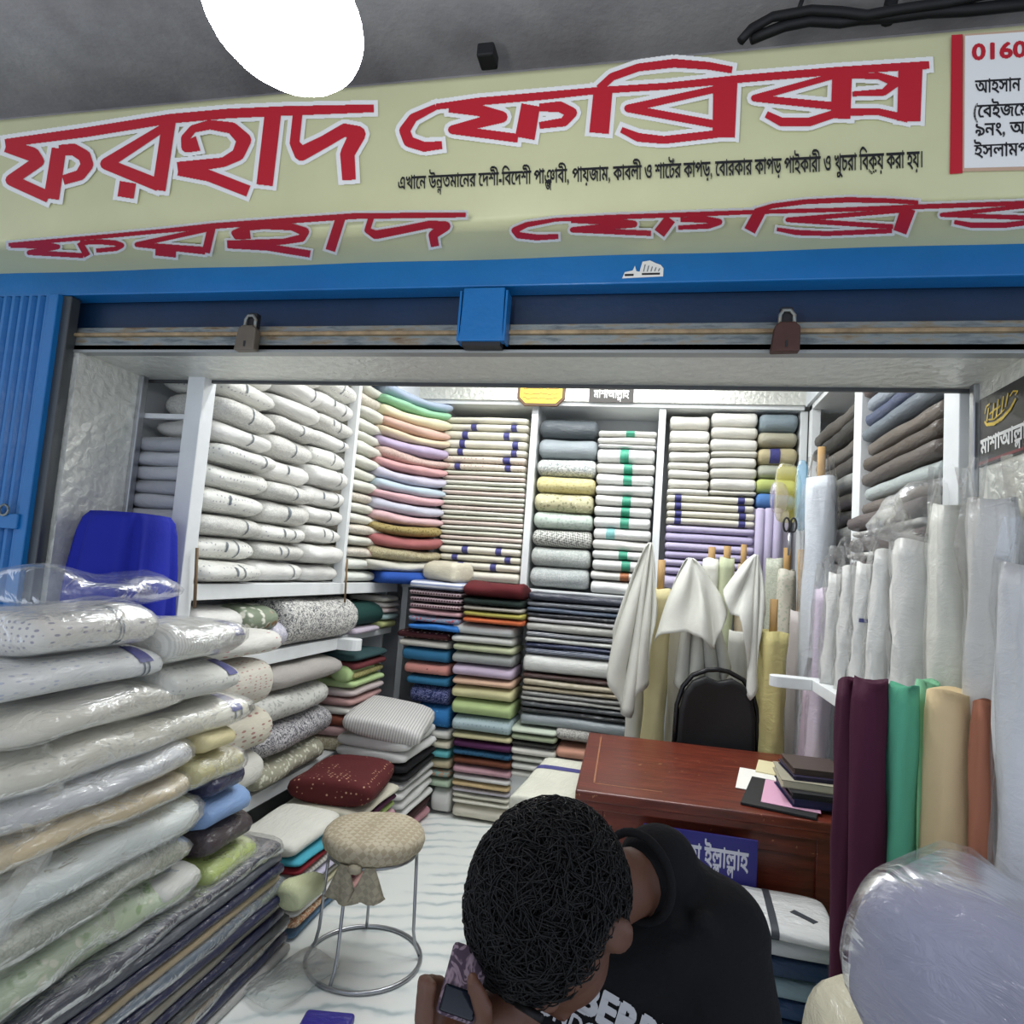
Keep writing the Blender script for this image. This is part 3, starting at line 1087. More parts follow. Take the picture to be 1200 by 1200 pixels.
# ================================================================== GOODS: upper left shelf
f_white = fabric('#dcdbd5', 'plain', None, 0.55)
f_white2 = fabric('#d6d5cc', 'scribble', '#bdbcb6', 0.5, scale=1.3)
f_white3 = fabric('#dfdfd6', 'dots', '#a9a8ad', 0.5, scale=1.2)
f_cream = fabric('#dcd8c6')
f_cream2 = fabric('#d6d2bd')
f_cream3 = fabric('#d9cdbb', 'dots', '#b98f86')
LCOL = [('first column behind the shelf post', 2.21, 2.60, 11), ('second column of wrapped white pillows', 2.61, 3.0, 12), ('third column of wrapped white pillows', 3.01, 3.37, 13)]
ang_mark = (math.pi * 0.75, math.pi * 1.2)
r0 = random.Random(3)
for ci, (wh, y0, y1, nn) in enumerate(LCOL):
    zs = [1.358]
    while len(zs) <= nn:
        zs.append(zs[-1] + r0.uniform(0.082, 0.112))
    sp = []
    for i in range(nn):
        m = r0.choice([f_white, f_white, f_white2, f_white3])
        stk = [(r0.uniform(0.45, 0.75), 0.008, M_GREYL, *ang_mark)] if r0.random() < 0.75 else []
        if r0.random() < 0.4:
            stk.append((r0.uniform(0.3, 0.5), 0.012, M_GREYL, math.pi * .85, math.pi * 1.05))
        dsc = {id(f_white): 'plain white plastic-wrapped bolt', id(f_white2): 'white scribble-print wrapped bolt', id(f_white3): 'white dot-print wrapped bolt'}[id(m)]
        sp.append((dsc, m, dict(stickers=stk, Y0=y0 + r0.uniform(-0.0, 0.02), Y1=y1 + r0.uniform(-0.0, 0.03), dx=r0.uniform(-0.02, 0.03))))
    lstack(wh, 'wrapped white bolts on the upper left shelf', y0, y1, zs, sp, XL + 0.01, 0.31, -1, e=2.5, amp=0.006, er=0.07)
# narrow fourth column
zs, sp = [1.358], []
r0 = random.Random(5)
for i in range(17):
    zs.append(zs[-1] + r0.uniform(0.060, 0.080))
    m = r0.choice([fabric('#d7d7c9', 'plain', None, 0.3), fabric('#d9d3c3', 'scribble', '#c3b6a8', 0.3), fabric('#dde0d6', 'plain', None, 0.3)])
    sp.append(('ivory fabric bolt', m, dict(stickers=[(0.6, 0.006, plain('pink_line', '#c98f8f', .6), *ang_mark)] if i in (1, 2, 3) else [], dx=r0.uniform(-.015, .015))))
lstack('the column beside the second shelf post', 'ivory bolts on the upper left shelf', 3.47, 3.90, zs, sp, XL + 0.01, 0.30, -1, e=2.6, amp=0.005, er=0.06)
# coloured sagging bolts turning the corner
cc = [('#c9c6b8', 'pale grey'), ('#b3a984', 'beige patterned', 'scribble', '#8f8460'), ('#a9605f', 'brick rose'), ('#a08d4f', 'olive patterned', 'floral', '#7f6d35'), ('#d7aeb0', 'pink'), ('#bfbfce', 'pale blue-grey'),
      ('#d6a5aa', 'rose pink'), ('#b4c6d2', 'light blue'), ('#c2bed0', 'pale lilac'), ('#d39c9c', 'coral pink'), ('#d0b0a6', 'dusty peach', 'scribble', '#b79c90'), ('#b9a6c6', 'lilac'), ('#d7c5a3', 'sand'),
      ('#d6ae9d', 'peach'), ('#e0d9b0', 'pale yellow'), ('#8fce9f', 'mint green'), ('#a7b7cf', 'powder blue')]
z = 1.43
for i, c in enumerate(cc):
    h = 0.058 + 0.016 * ((i * 7) % 3) / 2 + (0.012 if i < 4 else 0)
    bolt('fabric_bolt', 0.60, 0.30, h * 1.01, (-1.655, 4.03 + 0.01 * ((i * 5) % 3), z), math.radians(62), fabric(c[0], *(c[2:] if len(c) > 2 else ())),
         f'{c[1]} soft fabric bolt, {ordw(i)} up in the sagging pastel corner stack', 'pastel bolts in the corner stack', e=2.6, amp=0.007, er=0.05, sag=0.018)
    z += h
bolt('fabric_bolt', 0.34, 0.26, 0.078, (-1.60, 4.0, 1.358), math.radians(48), fabric('#1a4fa8'), 'royal blue folded cloth under the sagging pastel corner stack', None, e=3, er=0.03)
# thin packs in the niche behind the silver entrance panel
zs = [1.0 + 0.06 * i for i in range(14)]

for i in range(10):
    bolt('fabric_bolt', 0.24, 0.10, 0.058, (-1.88, 2.075, 1.10 + 0.058 * i) if False else (-1.862, 2.185, 1.358 + 0.055 * i), 0.0, fabric('#b9bcc0', 'plain', None, 0.5) if i % 3 else fabric('#a4a7ac', 'plain', None, 0.5),
         f'grey wrapped packet, {ordw(i)} up in the niche behind the shelf post', 'packets in the side niche', 'packet', e=2.6, amp=0.004, er=0.03)


# ================================================================== GOODS: upper back shelves
ZX6 = lambda v: 430 + v / 4.0
PUR2 = lambda a, b: dict(stickers=[(a, 0.04, M_PURPLE), (b, 0.04, M_PURPLE)])
ysA = [1005, 955, 915, 880, 840] + [840 - 23.7 * (i + 1) for i in range(15)] + [450, 415, 380, 338, 297, 262, 230]
spA = [('plain cream bolt', f_cream)] + [('cream bolt with purple labels', f_cream, PUR2(.28, .68)), ('cream bolt with purple labels', f_cream2, PUR2(.2, .85)), ('cream bolt with purple labels', f_cream, PUR2(.33, .74))]
for i in range(15):
    m, d = [(fabric('#d3d2c4'), 'thin ivory bolt'), (fabric('#d4c3b8'), 'thin pinkish cream bolt'), (fabric('#cfd0bd'), 'thin pale green cream bolt'), (fabric('#d9d5c6'), 'thin cream bolt')][(i * 5 + i // 3) % 4]
    spA.append((d, m, dict(er=0.01)))
spA += [('flowered cream bolt with purple label', f_cream3, PUR2(.2, .8)), ('flowered cream bolt with purple label', f_cream3, dict(stickers=[(.78, .05, M_PURPLE)])), ('cream bolt with purple labels', f_cream, PUR2(.22, .86)),
        ('cream bolt with purple labels', f_cream, PUR2(.24, .87)), ('cream bolt with purple labels', f_cream2, PUR2(.27, .76)), ('cream bolt with purple labels', f_cream, PUR2(.37, .84)), ('plain cream bolt', f_cream2)]
bstack('the tall thin cream stack', 'thin cream bolts on the back shelf', (519, 619), (512, 608), [ZX6(v) for v in ysA], spA, YB - 0.01, 0.30, e=3.0)
bolt('fabric_bundle', 0.26, 0.22, 0.13, (-1.28, 4.06, 1.39), math.radians(-24), fabric('#cfc8ae', 'plain', None, 0.5), 'cream wrapped bundle leaning across foot of the thin cream stack', None, 'fabric bundle', e=3, amp=0.008)
spB = [('grey speckled roll', fabric('#bcc0bd', 'scribble', '#8f9896', 0.2, scale=1.6)), ('grey mottled roll', fabric('#bfc3bd', 'scribble', '#98a19c', 0.2, scale=1.4)), ('lattice print roll', fabric('#d0cfc6', 'diamond', '#7c8079', 0.2, scale=1.1)),
       ('mint floral roll', fabric('#bccabd', 'floral', '#9fb3a5', 0.2, scale=.8)), ('beige flowered roll', fabric('#c3bd92', 'floral', '#8f8e68', 0.2, c3='#e0d9b8', scale=.8)), ('pale yellow roll', fabric('#d2c786', 'floral', '#bcae68', 0.2, scale=1.1)),
       ('leaf print roll', fabric('#d5d6d0', 'scribble', '#7d8a88', 0.3, scale=1.0)), ('silver grey roll', fabric('#8d979b', 'plain', None, 0.6)), ('charcoal grey roll', fabric('#4a5257', 'plain', None, 0.8))]
bstack('the patterned roll stack', 'patterned rolls on the back shelf', (632, 701), (620, 689), [ZX6(v) for v in (1038, 940, 845, 760, 680, 590, 510, 425, 330, 240)], spB, YB - 0.01, 0.26, e=2.6, amp=0.004, er=0.035)
ZX7 = lambda v: 680 + v / 4.0
LB = lambda m, f=.55: dict(stickers=[(f, 0.055, m, math.pi * .6, math.pi * 1.4)])
fw = fabric('#dfe0dc', 'plain', None, 0.35)
fw2 = fabric('#dcdad2', 'plain', None, 0.35)
spC = [('white bolt with orange label', fw, LB(M_ORANGE, .75)), ('white bolt with orange label', fw2, LB(M_ORANGE, .6)), ('white bolt with green band', fw, LB(M_GREEN, .6)), ('white bolt with green band', fw, LB(M_GREEN, .55)), ('plain white bolt', fw2),
       ('white bolt with teal label', fw, LB(M_TEAL, .3)), ('white bolt with green band', fw, LB(M_GREEN)), ('white bolt with green band', fw, LB(M_GREEN)), ('white bolt with green band', fw2, LB(M_GREEN)), ('plain white bolt', fw),
       ('white bolt with green band', fw, LB(M_GREEN)), ('white bolt with green band', fw2, LB(M_GREEN)), ('white bolt with green band', fw, LB(M_GREEN, .48)), ('thin white bolt', fw), ('plain white bolt', fw2), ('white bolt with green band', fw2, LB(M_GREEN))]
bstack('the green-banded white stack', 'white bolts with green bands on the back shelf', (701, 770), (691, 758), [430 + v / 4 for v in (1072, 1005, 960, 905, 860, 812, 757, 700, 650, 600, 552, 497, 447, 378, 360, 325, 295)], spC, YB - 0.015, 0.28, e=2.8, amp=0.004)
wp = fabric('#dfddd4', 'plain', None, 0.2)
wp2 = fabric('#d8d5c8', 'plain', None, 0.2)
bstack('the white stack beside the second post', 'white folded bolts on the back shelf', (785, 832), (782, 831), [430 + v / 4 for v in (600, 570, 520, 480, 440, 390, 350, 288, 220)], [('white folded bolt', (wp, wp2)[i % 2]) for i in range(8)], YB - 0.01, 0.28, e=3, amp=0.004)
bstack('the white stack beside the grey pillow', 'white folded bolts on the back shelf', (834, 889), (832, 887), [430 + v / 4 for v in (600, 577, 520, 470, 420, 390, 330, 275, 205)], [('white folded bolt', (wp2, wp)[i % 2]) for i in range(8)], YB - 0.01, 0.28, e=3, amp=0.004)
fl = fabric('#b9aed0')
fl2 = fabric('#c3b9d8')
spD = [('lavender bolt', (fl, fl2)[i % 2]) for i in range(6)] + [('cream bolt with purple labels', f_cream, PUR2(.13, .85)) for i in range(4)]
bstack('the wide stack above lavender bolts', 'wide bolts on the back shelf', (782, 886), (777, 884), [430 + v / 4 for v in (1050, 985, 945, 908, 870, 828, 783, 745, 710, 675, 637, 600)], [('lavender bolt', fl2)] + spD, YB - 0.01, 0.30, e=3)
spE = [('blue folded cloth', fabric('#4a7fc0')), ('lime green folded cloth', fabric('#b3bf5e')), ('grey-green wrapped bolt', fabric('#a7ab97', 'plain', None, .6)), ('beige bolt with blue label', fabric('#b7aa7e', 'plain', None, .4), dict(stickers=[(.42, .06, M_PURPLE)])),
       ('khaki wrapped bolt', fabric('#a9a48a', 'plain', None, .6)), ('slate blue pillow bolt', fabric('#84959d', 'plain', None, .5), dict(e=2.4, amp=.008))]
bstack('the short stack in the right corner', 'bolts in the right corner', (891, 936), (887, 934), [430 + v / 4 for v in (665, 592, 522, 455, 370, 300, 210)], spE, YB - 0.02, 0.24, e=2.7, amp=.005, er=.03)
tag(boxl('packing_box', (0.24, 0.24, onY(905, 596, YB).z - 1.388), ((onY(886, 640, YB).x + onY(936, 640, YB).x) / 2 - .05, YB + 0.16, 1.388), fabric('#c9c0d2'), bev=0.01), 'plain pale box under the blue folded cloth in the corner', 'box')
for i, (x, w) in enumerate(((891, 9), (901, 10), (911, 9))):
    a, b_ = onY(x, 596, YB - 0.03), onY(x, 650, YB - 0.03)
    r = 0.027
    tag(tube('fabric_roll', [(a.x, YB - 0.04, 1.388), (a.x, YB - 0.04, a.z - 0.01), (a.x, YB - 0.04, a.z)], [r, r, r * .7], fl2, None, 14), f'slim upright lavender roll in the right corner, {ordw(i)} from the lavender stack', 'fabric roll', 'slim lavender rolls')

# plaques on the back bulkhead
PB = lambda x, y: onY(x, y, 4.196)
a, b_ = PB(606, 476), PB(662, 470)
gp = empty('gold_plaque', ((a.x + b_.x) / 2, 4.198, a.z - 0.0))
tag(gp, 'gold framed plaque with lines of script on the back bulkhead', 'plaque')
hw, hh = (b_.x - a.x) / 2, 0.26
oct_ = lambda w, h, c: [(-w + c, 0), (w - c, 0), (w, c), (w, h - c), (w - c, h), (-w + c, h), (-w, h - c), (-w, c)]
prism('frame', oct_(hw, hh, 0.05), 'y', -0.02, 0.0, plain('plaque_frame', '#5a3d20', 0.5), gp, 0.003)
prism('gold_sheet', [(x, z + 0.018) for x, z in oct_(hw - 0.018, hh - 0.036, 0.04)], 'y', -0.023, -0.019, M_GOLD, gp)
rr = random.Random(2)
print_mesh('script_lines', sum([strokes([[(x, 0.05 + 0.032 * j + rr.uniform(-.006, .006), 0.006) for x in [(-hw + .04 + (2 * hw - .08) * q / 16) for q in range(17)]]]) for j in range(6)], []), 60, lambda x, y: (x, -0.0235, y), plain('script_brown', '#8a6420', 0.5), gp)

def calligraphy(name, origin, du, dv, n_, w, h, parent, seedv):
    """yellow brush calligraphy: rising verticals over a sweeping bowl"""
    L_ = [[(.10, .34, .08), (.16, .18, .12), (.34, .10, .13), (.55, .16, .13), (.74, .36, .12), (.86, .62, .09)],
          [(.16, .30, .08), (.20, .78, .09)], [(.30, .28, .08), (.34, .86, .09)], [(.40, .26, .08), (.45, .90, .09)], [(.52, .34, .08), (.57, .92, .09)], [(.10, .62, .06), (.14, .86, .07), (.24, .92, .06)], [(.22, .52, .07), (.36, .60, .07), (.50, .62, .07)],
          [(.62, .50, .08), (.68, .95, .09)], [(.20, .34, .05), (.34, .26, .05), (.48, .34, .05), (.60, .44, .05)], [(.72, .80, .05), (.80, .92, .05), (.90, .84, .05), (.84, .74, .05)]]
    sc_ = [[(x * w, y * h, k * h) for x, y, k in ln] for ln in L_]
    return print_mesh(name, strokes(sc_), 40, lambda x, y: Vector(origin) + Vector(du) * x + Vector(dv) * y + Vector(n_), M_GOLD, parent)

a, b_ = PB(690, 471), PB(742, 471)
bp = empty('prayer_sticker', (a.x, 4.198, a.z))
tag(bp, 'dark sticker with yellow calligraphy and white Bengali word on bulkhead', 'sticker')
ww = b_.x - a.x
box('backing', 0, ww, -0.004, 0.0, 0, 0.25, plain('sticker_grey', '#3a3632', 0.5), bp)
text('white_lettering', 'মাশাআল{ল}াহ', lambda u, v: (0.03 + (ww - 0.06) * u, -0.006, 0.03 + 0.075 * v), M_SIGNW, bp, 20, 0.05)
calligraphy('yellow_calligraphy', (0.04, 0, 0.11), (1, 0, 0), (0, 0, 1), (0, -0.006, 0), ww - 0.08, 0.13, bp, 1)
# big sticker on the right entrance lining
XE = 0.899
E0, E1 = onX(1149, 548, XE), onX(1200, 519, XE)
T0 = onX(1148, 470, XE)
ep = empty('entry_sticker', (XE, E0.y, E0.z))
tag(ep, 'black sticker with yellow calligraphy and Bengali word on silver lining', 'sticker')
Lw, Hh = 0.235, T0.z - E0.z
prism('backing', [(-Lw, 0), (0, 0), (0, Hh), (-Lw, Hh)], 'x', -0.004, 0.0, plain('sticker_black', '#1d1b1e', 0.35), ep)
prism('red_edge', [(-Lw, 0.006), (0, 0.006), (0, 0.014), (-Lw, 0.014)], 'x', -0.005, -0.003, plain('sticker_red', '#7c2a2e', 0.5), ep)
text('white_lettering', 'মাশাআল{ল}াহ', lambda u, v: (-0.0055, -0.012 - (Lw + 0.03) * u, 0.035 + 0.062 * v), M_SIGNW, ep, 22, 0.06)
calligraphy('yellow_calligraphy', (0, -0.012, 0.10), (0, -1, 0), (0, 0, 1), (-0.0055, 0, 0), Lw - 0.02, Hh - 0.12, ep, 2)

# ================================================================== GOODS: lower left shelves
YL = lambda px, py=740, X=XL: onX(px, py, X).y
def lrow(specs, X=XL + 0.02, z0=1.05, D=0.3):
    for desc, mat, pa, pb, z0_, h, kw in specs:
        ya, yb = YL(pa, 735, X), YL(pb, 735, X)
        kw = dict(kw)
        DD = kw.pop('D', D)
        bolt('fabric_bolt', yb - ya, DD, h, (X - DD / 2 + kw.pop('dx', 0), (ya + yb) / 2, z0_), math.pi / 2 + kw.pop('rz', 0), mat, desc, 'bolts on the shelf under the white pillows', **kw)
lrow([('plain white rolled bolt under the first shelf bay', f_white, 233, 287, 1.14, 0.12, dict(e=2.4, er=.04)),
      ('pale pinkish bolt under the plain white roll', fabric('#cfc3bb'), 240, 312, 1.05, 0.09, dict(e=2.6)),
      ('camouflage green wrapped roll beside the white roll', fabric('#7d8a70', 'floral', '#d8d8c8', .5, c3='#7a5b38', scale=.4), 286, 322, 1.13, 0.13, dict(e=2.3, dx=.03)),
      ('lavender grey wrapped bolt beside the paisley pillow', fabric('#b9b6c6', 'scribble', '#d0cfd8', .4), 316, 346, 1.05, 0.14, dict(e=2.4, dx=.02)),
      ('large black and white paisley print pillow bolt', fabric('#d2d0c9', 'scribble', '#5b5d60', .2, scale=.9), 332, 412, 1.05, 0.225, dict(e=2.5, dx=.04, amp=.006)),
      ('dark green velvet roll under the shelf board', fabric('#123f3a'), 408, 444, 1.09, 0.15, dict(e=2.3, dx=.03)),
      ('pale lilac folded cloth under the dark green roll', fabric('#bdb0bf'), 412, 442, 1.052, 0.045, dict(dx=.03))])
lstack('the pile beside the dark green roll', 'folded cloths beside the green roll', 3.98, 4.22, [1.062, 1.115, 1.16, 1.195, 1.23, 1.27], [('yellow folded cloth', fabric('#c9cf7e')), ('pale aqua folded cloth', fabric('#a9c9c6')), ('pink-white folded cloth', fabric('#dcc9c4')), ('white folded cloth', fabric('#d6d2ca')), ('cream folded cloth', fabric('#d9d4c4'))], XL + .05, .28, -1)
def ppx(name, desc, mat, x0, x1, yt, yb, X, D=.3, group=None, **kw):
    """bolt lying along the side wall; pixel extents of its visible face on plane X"""
    ya, yb_ = onX(x0, (yt + yb) / 2, X).y, onX(x1, (yt + yb) / 2, X).y
    xm = (x0 + x1) / 2
    z1, z0 = onX(xm, yt, X).z, onX(xm, yb, X).z
    return bolt(name, yb_ - ya, D, z1 - z0, (X - D / 2, (ya + yb_) / 2, z0), math.pi / 2 + kw.pop('rz', 0), mat, desc, group, **kw)
G3 = 'printed bolts between the two lower shelves'
zs = [0.412, 0.545, 0.70, 0.845, 0.965]
lstack('the big printed pile on the lowest shelf', G3, 2.70, 3.34, zs, [('olive floral wrapped bolt', fabric('#9c9a83', 'floral', '#cfceb8', .3, scale=.7)), ('grey brocade print bolt', fabric('#b9b6b8', 'scribble', '#4f5056', .3, scale=.9), dict(Y1=3.40)),
       ('pale grey floral bolt', fabric('#c3c3bb', 'floral', '#a3a49d', .4, scale=.8), dict(Y0=2.66)), ('plain warm grey bolt', fabric('#a8a29c', 'plain', None, .3), dict(Y0=2.75, Y1=3.45))], XL + .06, .32, -1, e=2.4, amp=.007, er=.08)
zs = [0.412 + q for q in (0, .08, .14, .20, .25, .30, .35, .40, .45, .50, .545)]
lstack('the small folded pile past the printed bolts', 'folded cloths past the printed bolts', 3.50, 3.95, zs,
       [('cream print cloth', fabric('#c9c0a4', 'scribble', '#a3966f')), ('rose cloth', fabric('#c29a98')), ('rust brown cloth', fabric('#8a4a35')), ('pale grey cloth', fabric('#cfcdc4')), ('dusty pink cloth', fabric('#b98f8a')), ('mauve cloth', fabric('#c0b0ae')),
        ('lime green cloth', fabric('#aec983')), ('olive print cloth', fabric('#a7a35e', 'scribble', '#7d7540')), ('dark maroon cloth', fabric('#6d2f33')), ('teal dark cloth', fabric('#2c4a4c'))], XL + .10, .30, -1, e=2.8)
ppx('fabric_bolt', 'lime green roll end resting beside the printed pile', fabric('#a9c77e'), 410, 440, 778, 796, XL + .08, .12, None, e=2.3)

# floor-level stacks along the left
FS = 'folded cloths stacked on the floor along the shelving'
XF = -1.25
c_ = lambda h: fabric(h)
lstack('the floor stack nearest the stool', FS, 2.46, 2.86, [0, .04, .08, .11, .14, .17, .20, .24, .27, .30], [('steel blue cloth', c_('#5b7fa0')), ('orange print cloth', fabric('#b97a4f', 'scribble', '#d9c9a8')), ('white cloth', c_('#dcdcd8')), ('cream cloth', c_('#cfc9a0')),
       ('grey cloth', c_('#9a9890')), ('pale lilac cloth', c_('#c3bfd6')), ('ribbed white cloth', fabric('#d6d4cc', 'stripex', '#b9b7b0')), ('thin red cloth', c_('#8f1f2b')), ('cyan cloth', c_('#2aa6bd'))], XF - .03, .34, -1, e=3, amp=.004, er=.03)
bolt('fabric_bolt', .42, .30, .065, (XF - .21, 2.66, .30), math.pi / 2, fabric('#d9d8cc', 'plain', None, .3), 'cream white folded bolt on top of the cyan cloth', None, e=2.8, er=.03)
lstack('the floor stack under the red dotted bolt', FS, 2.88, 3.36, [0, .05, .10, .15, .19, .23, .27, .31, .35], [('salmon pink cloth', c_('#d09a92')), ('dark maroon cloth', c_('#4a2226')), ('white cloth', c_('#d8d8d4')), ('grey cloth', c_('#98989a')), ('pale pink cloth', c_('#d5a3b0')),
       ('lime green cloth', c_('#a3bd5e')), ('plum purple cloth', c_('#4d2340')), ('cream cloth', c_('#c9c4ae'))], XF + .02, .40, -1, e=3, amp=.004, er=.03)
bolt('fabric_bolt', 0.46, 0.40, 0.12, (XF - .18, 3.12, .352), math.radians(96), fabric('#5a1d1f', 'dots', '#b98a6a', scale=1.1), 'dark red bolt with tiny dots on its floor stack', None, e=2.8, amp=.006)
lstack('the floor stack under the striped bolt', FS, 3.40, 3.92, [0, .07, .13, .18, .23, .28, .33, .37, .42, .48, .55], [('rose pink cloth', c_('#c98f98')), ('dark brown cloth', c_('#43282a')), ('white cloth', c_('#dcdcd8')), ('white cloth', c_('#d0d0cc')), ('white cloth', c_('#d9d9d5')), ('grey-white cloth', c_('#c4c4c2')),
       ('black cloth', c_('#212123')), ('black cloth', c_('#1c1c20')), ('white cloth', c_('#dadad6')), ('white cloth', c_('#d6d6d2'))], XF + .03, .42, -1, e=3, amp=.004, er=.03)
bolt('fabric_bolt', 0.50, 0.44, 0.11, (XF - .17, 3.62, .55), (math.radians(8), math.radians(-3), math.radians(100)), fabric('#cfcdc8', 'stripe', '#a9a8a6', scale=1.5), 'white and grey striped folded bolt on top of floor stack', None, e=2.8, amp=.006)

# ================================================================== GOODS: lower back stacks
ZX3 = lambda v: 430 + v / 4.0
ZY3 = lambda v: 650 + v / 4.0
YF = 3.90
spF = [('cream cloth', c_('#d6d0bd')), ('ivory cloth', c_('#d9d6c6')), ('pale cream cloth', c_('#cfcdb9')), ('grey print cloth', fabric('#b9b4bd', 'dots', '#8f8a96')), ('pale gold cloth', c_('#cfb27c')), ('grey white cloth', c_('#c6c6c2')), ('dusty pink cloth', c_('#bd8f99')), ('rust brown cloth', c_('#6d3a25')),
       ('blue print cloth', fabric('#215a7d', 'floral', '#14405c')), ('deep purple cloth', c_('#4d1f49')), ('pale khaki cloth', c_('#b9b283')), ('light blue cloth', fabric('#a3b9bd', 'dots', '#8aa0a6')), ('apple green cloth', c_('#a7bd78')), ('pale yellow cloth', c_('#c9c48c')),
       ('peach cloth', c_('#d1a98a')), ('lilac cloth', c_('#b9a6bd')), ('mid grey cloth', c_('#989c99')), ('sage green cloth', c_('#b6bd94')), ('pale grey cloth', c_('#c3c4bd')), ('light grey cloth', c_('#b9bcba'))]
bstack('the tall pastel floor stack', 'pastel cloths in the tall floor stack', (528, 602), (528, 596), [ZY3(v) for v in (1226, 1185, 1160, 1132, 1105, 1075, 1045, 1000, 960, 925, 880, 848, 770, 690, 625, 585, 525, 465, 425, 385, 330)], spF, YF, .36, e=2.8, amp=.003, floor_z=0.0)
bstack('the bright pile topping the pastel stack', 'bright cloths on the pastel stack', (541, 612), (541, 612), [ZY3(v) for v in (330, 300, 270, 245, 208, 130)], [('orange cloth', c_('#d0632a')), ('olive yellow cloth', c_('#a39a35')), ('grey cloth', c_('#a09a8e')), ('black green cloth', c_('#1c2a26')), ('wine red cloth', c_('#5f1a20'), dict(e=2.4, amp=.01))], YF - .02, .34, e=2.8, amp=.003)
spG = [('white cloth', c_('#cfcfca')), ('pale green cloth', c_('#a9bfa3')), ('orange print cloth', fabric('#b9805a', 'scribble', '#5aa9a9')), ('sand cloth', c_('#b9ab86')), ('aqua cloth', c_('#4fb3b9')), ('cream cloth', c_('#cfc9ae')), ('pale cloth', c_('#c0bfb6')),
       ('bright blue print cloth', fabric('#1272b4', 'dots', '#3f96cc')), ('navy lattice print cloth', fabric('#1d2a57', 'scribble', '#6a6f9c')), ('teal blue cloth', fabric('#176a92', 'dots', '#2a83ab')), ('salmon dotted cloth', fabric('#c98277', 'dots', '#8a4f4a', scale=.7)),
       ('peacock blue cloth', fabric('#1a6790', 'dots', '#2b7fa8')), ('off-white cloth', c_('#bdb9ae')), ('maroon dotted cloth', fabric('#4a1f24', 'dots', '#c9a58c', scale=.7))]
bstack('the blue floor stack', 'cloths in the blue floor stack', (463, 525), (505, 527), [ZY3(v) for v in (1180, 1100, 1050, 1010, 960, 915, 870, 822, 710, 620, 570, 508, 440, 400, 360)], spG, YF + .02, .34, e=2.8, amp=.003, floor_z=0.0)
spG2 = [('bright blue cloth', c_('#1f74c4'), dict(amp=.01)), ('blue floral cloth', fabric('#7e93ad', 'floral', '#b04a58')), ('pink cloth', c_('#c99aa0')), ('plum plaid cloth', fabric('#5a3540', 'plaid', '#b9a3a6')), ('dark plaid cloth', fabric('#4a3038', 'plaid', '#a8949a')), ('dark plaid cloth', fabric('#54383f', 'plaid', '#b09ca0')), ('white and navy cloth', fabric('#cfd2da', 'layers', '#7c86a6'))]
bstack('the plaid pile on the blue stack', 'plaid cloths on the blue stack', (478, 540), (476, 538), [ZY3(v) for v in (362, 325, 290, 258, 228, 198, 168, 125)], spG2, YF - .01, .36, e=2.8, amp=.005)
pk = lambda c1, g=.7: fabric(c1, 'plain', None, g, .6)
spH = [('white folded cloth', c_('#cfcdc4')), ('white folded cloth', c_('#c8c8c0')), ('pale cloth', c_('#bdc0b4')), ('off-white cloth', c_('#d0cdc2')), ('charcoal cloth', c_('#3a3a36')), ('sage cloth', c_('#98a382')), ('pale mint cloth', c_('#c0cbb6'))]
bstack('the low pile beside the pastel stack', 'low pile beside the pastel stack', (598, 652), (597, 650), [ZY3(v) for v in (1060, 1025, 985, 955, 910, 885, 850, 822)], spH, YF + .02, .32, e=2.8)
tag(boxl('plinth', (0.34, 0.28, onY(625, ZY3(1062), YF).z), ((onY(597, 900, YF).x + onY(652, 900, YF).x) / 2, YF + .2, 0), M_WHITE, bev=.005), 'low white plinth under the low pile beside pastel stack', 'plinth')
spI = [('grey crinkled pack', pk('#8f989c', .9)), ('black pack with white edge', pk('#26282b', .9)), ('dark grey pack', pk('#43464a', .9)), ('light grey pack', pk('#a3a39c')), ('grey pack', pk('#8a8a86')), ('tan pack', pk('#a5987a')), ('sand pack', pk('#b0a488')), ('brown pack', pk('#4a2f2a')),
       ('large white printed pack', fabric('#d0d1ca', 'plain', None, .9)), ('blue and white pack', fabric('#9aa0a8', 'layers', '#22305a', .8, scale=3)), ('navy pack', pk('#2a3355')), ('white edged pack', pk('#bdbfb8')), ('navy striped pack', fabric('#3a4160', 'layers', '#b5b7b4', .8, scale=3)), ('large grey pack', pk('#a4a39b', .5)),
       ('silver pack', pk('#b0aeb0')), ('black pack', pk('#2a2c33')), ('blue grey pack', pk('#4f5d73')), ('grey striped pack', fabric('#7a7f86', 'layers', '#33373f', .8, scale=3)), ('navy black pack', pk('#23283a', .9))]
bstack('the dark suiting pack pile', 'dark suiting packs under the back shelf', (618, 745), (607, 742), [ZY3(v) for v in (832, 770, 742, 712, 690, 665, 640, 605, 578, 488, 455, 432, 405, 380, 335, 310, 288, 262, 235, 192)], spI, YF + .06, .34, e=4, amp=.003, er=.02)
# word printed on the big white pack
a, b_ = onY(664, ZY3(568), YF + .055), onY(716, ZY3(574), YF + .055)
bolt('fabric_bolt', .26, .22, .085, (onY(672, 850, YF).x + .02, YF + .16, onY(672, ZY3(905), YF).z + .01), 0, fabric('#b9b6ae', 'scribble', '#7f7d78'), 'grey marbled roll at the foot of the suiting packs', None, e=2.3)
bolt('fabric_bolt', .26, .22, .075, (onY(672, 880, YF).x + .02, YF + .15, onY(672, ZY3(980), YF).z), 0, fabric('#c98f75'), 'salmon orange folded cloth under the grey marbled roll', None, e=2.5)
tag(boxl('wooden_plinth', (0.52, 0.26, onY(672, ZY3(980), YF).z), (onY(672, 900, YF).x + .14, YF + .17, 0), M_WHITE, bev=.005), 'white plinth under the salmon cloth and suiting packs', 'plinth')

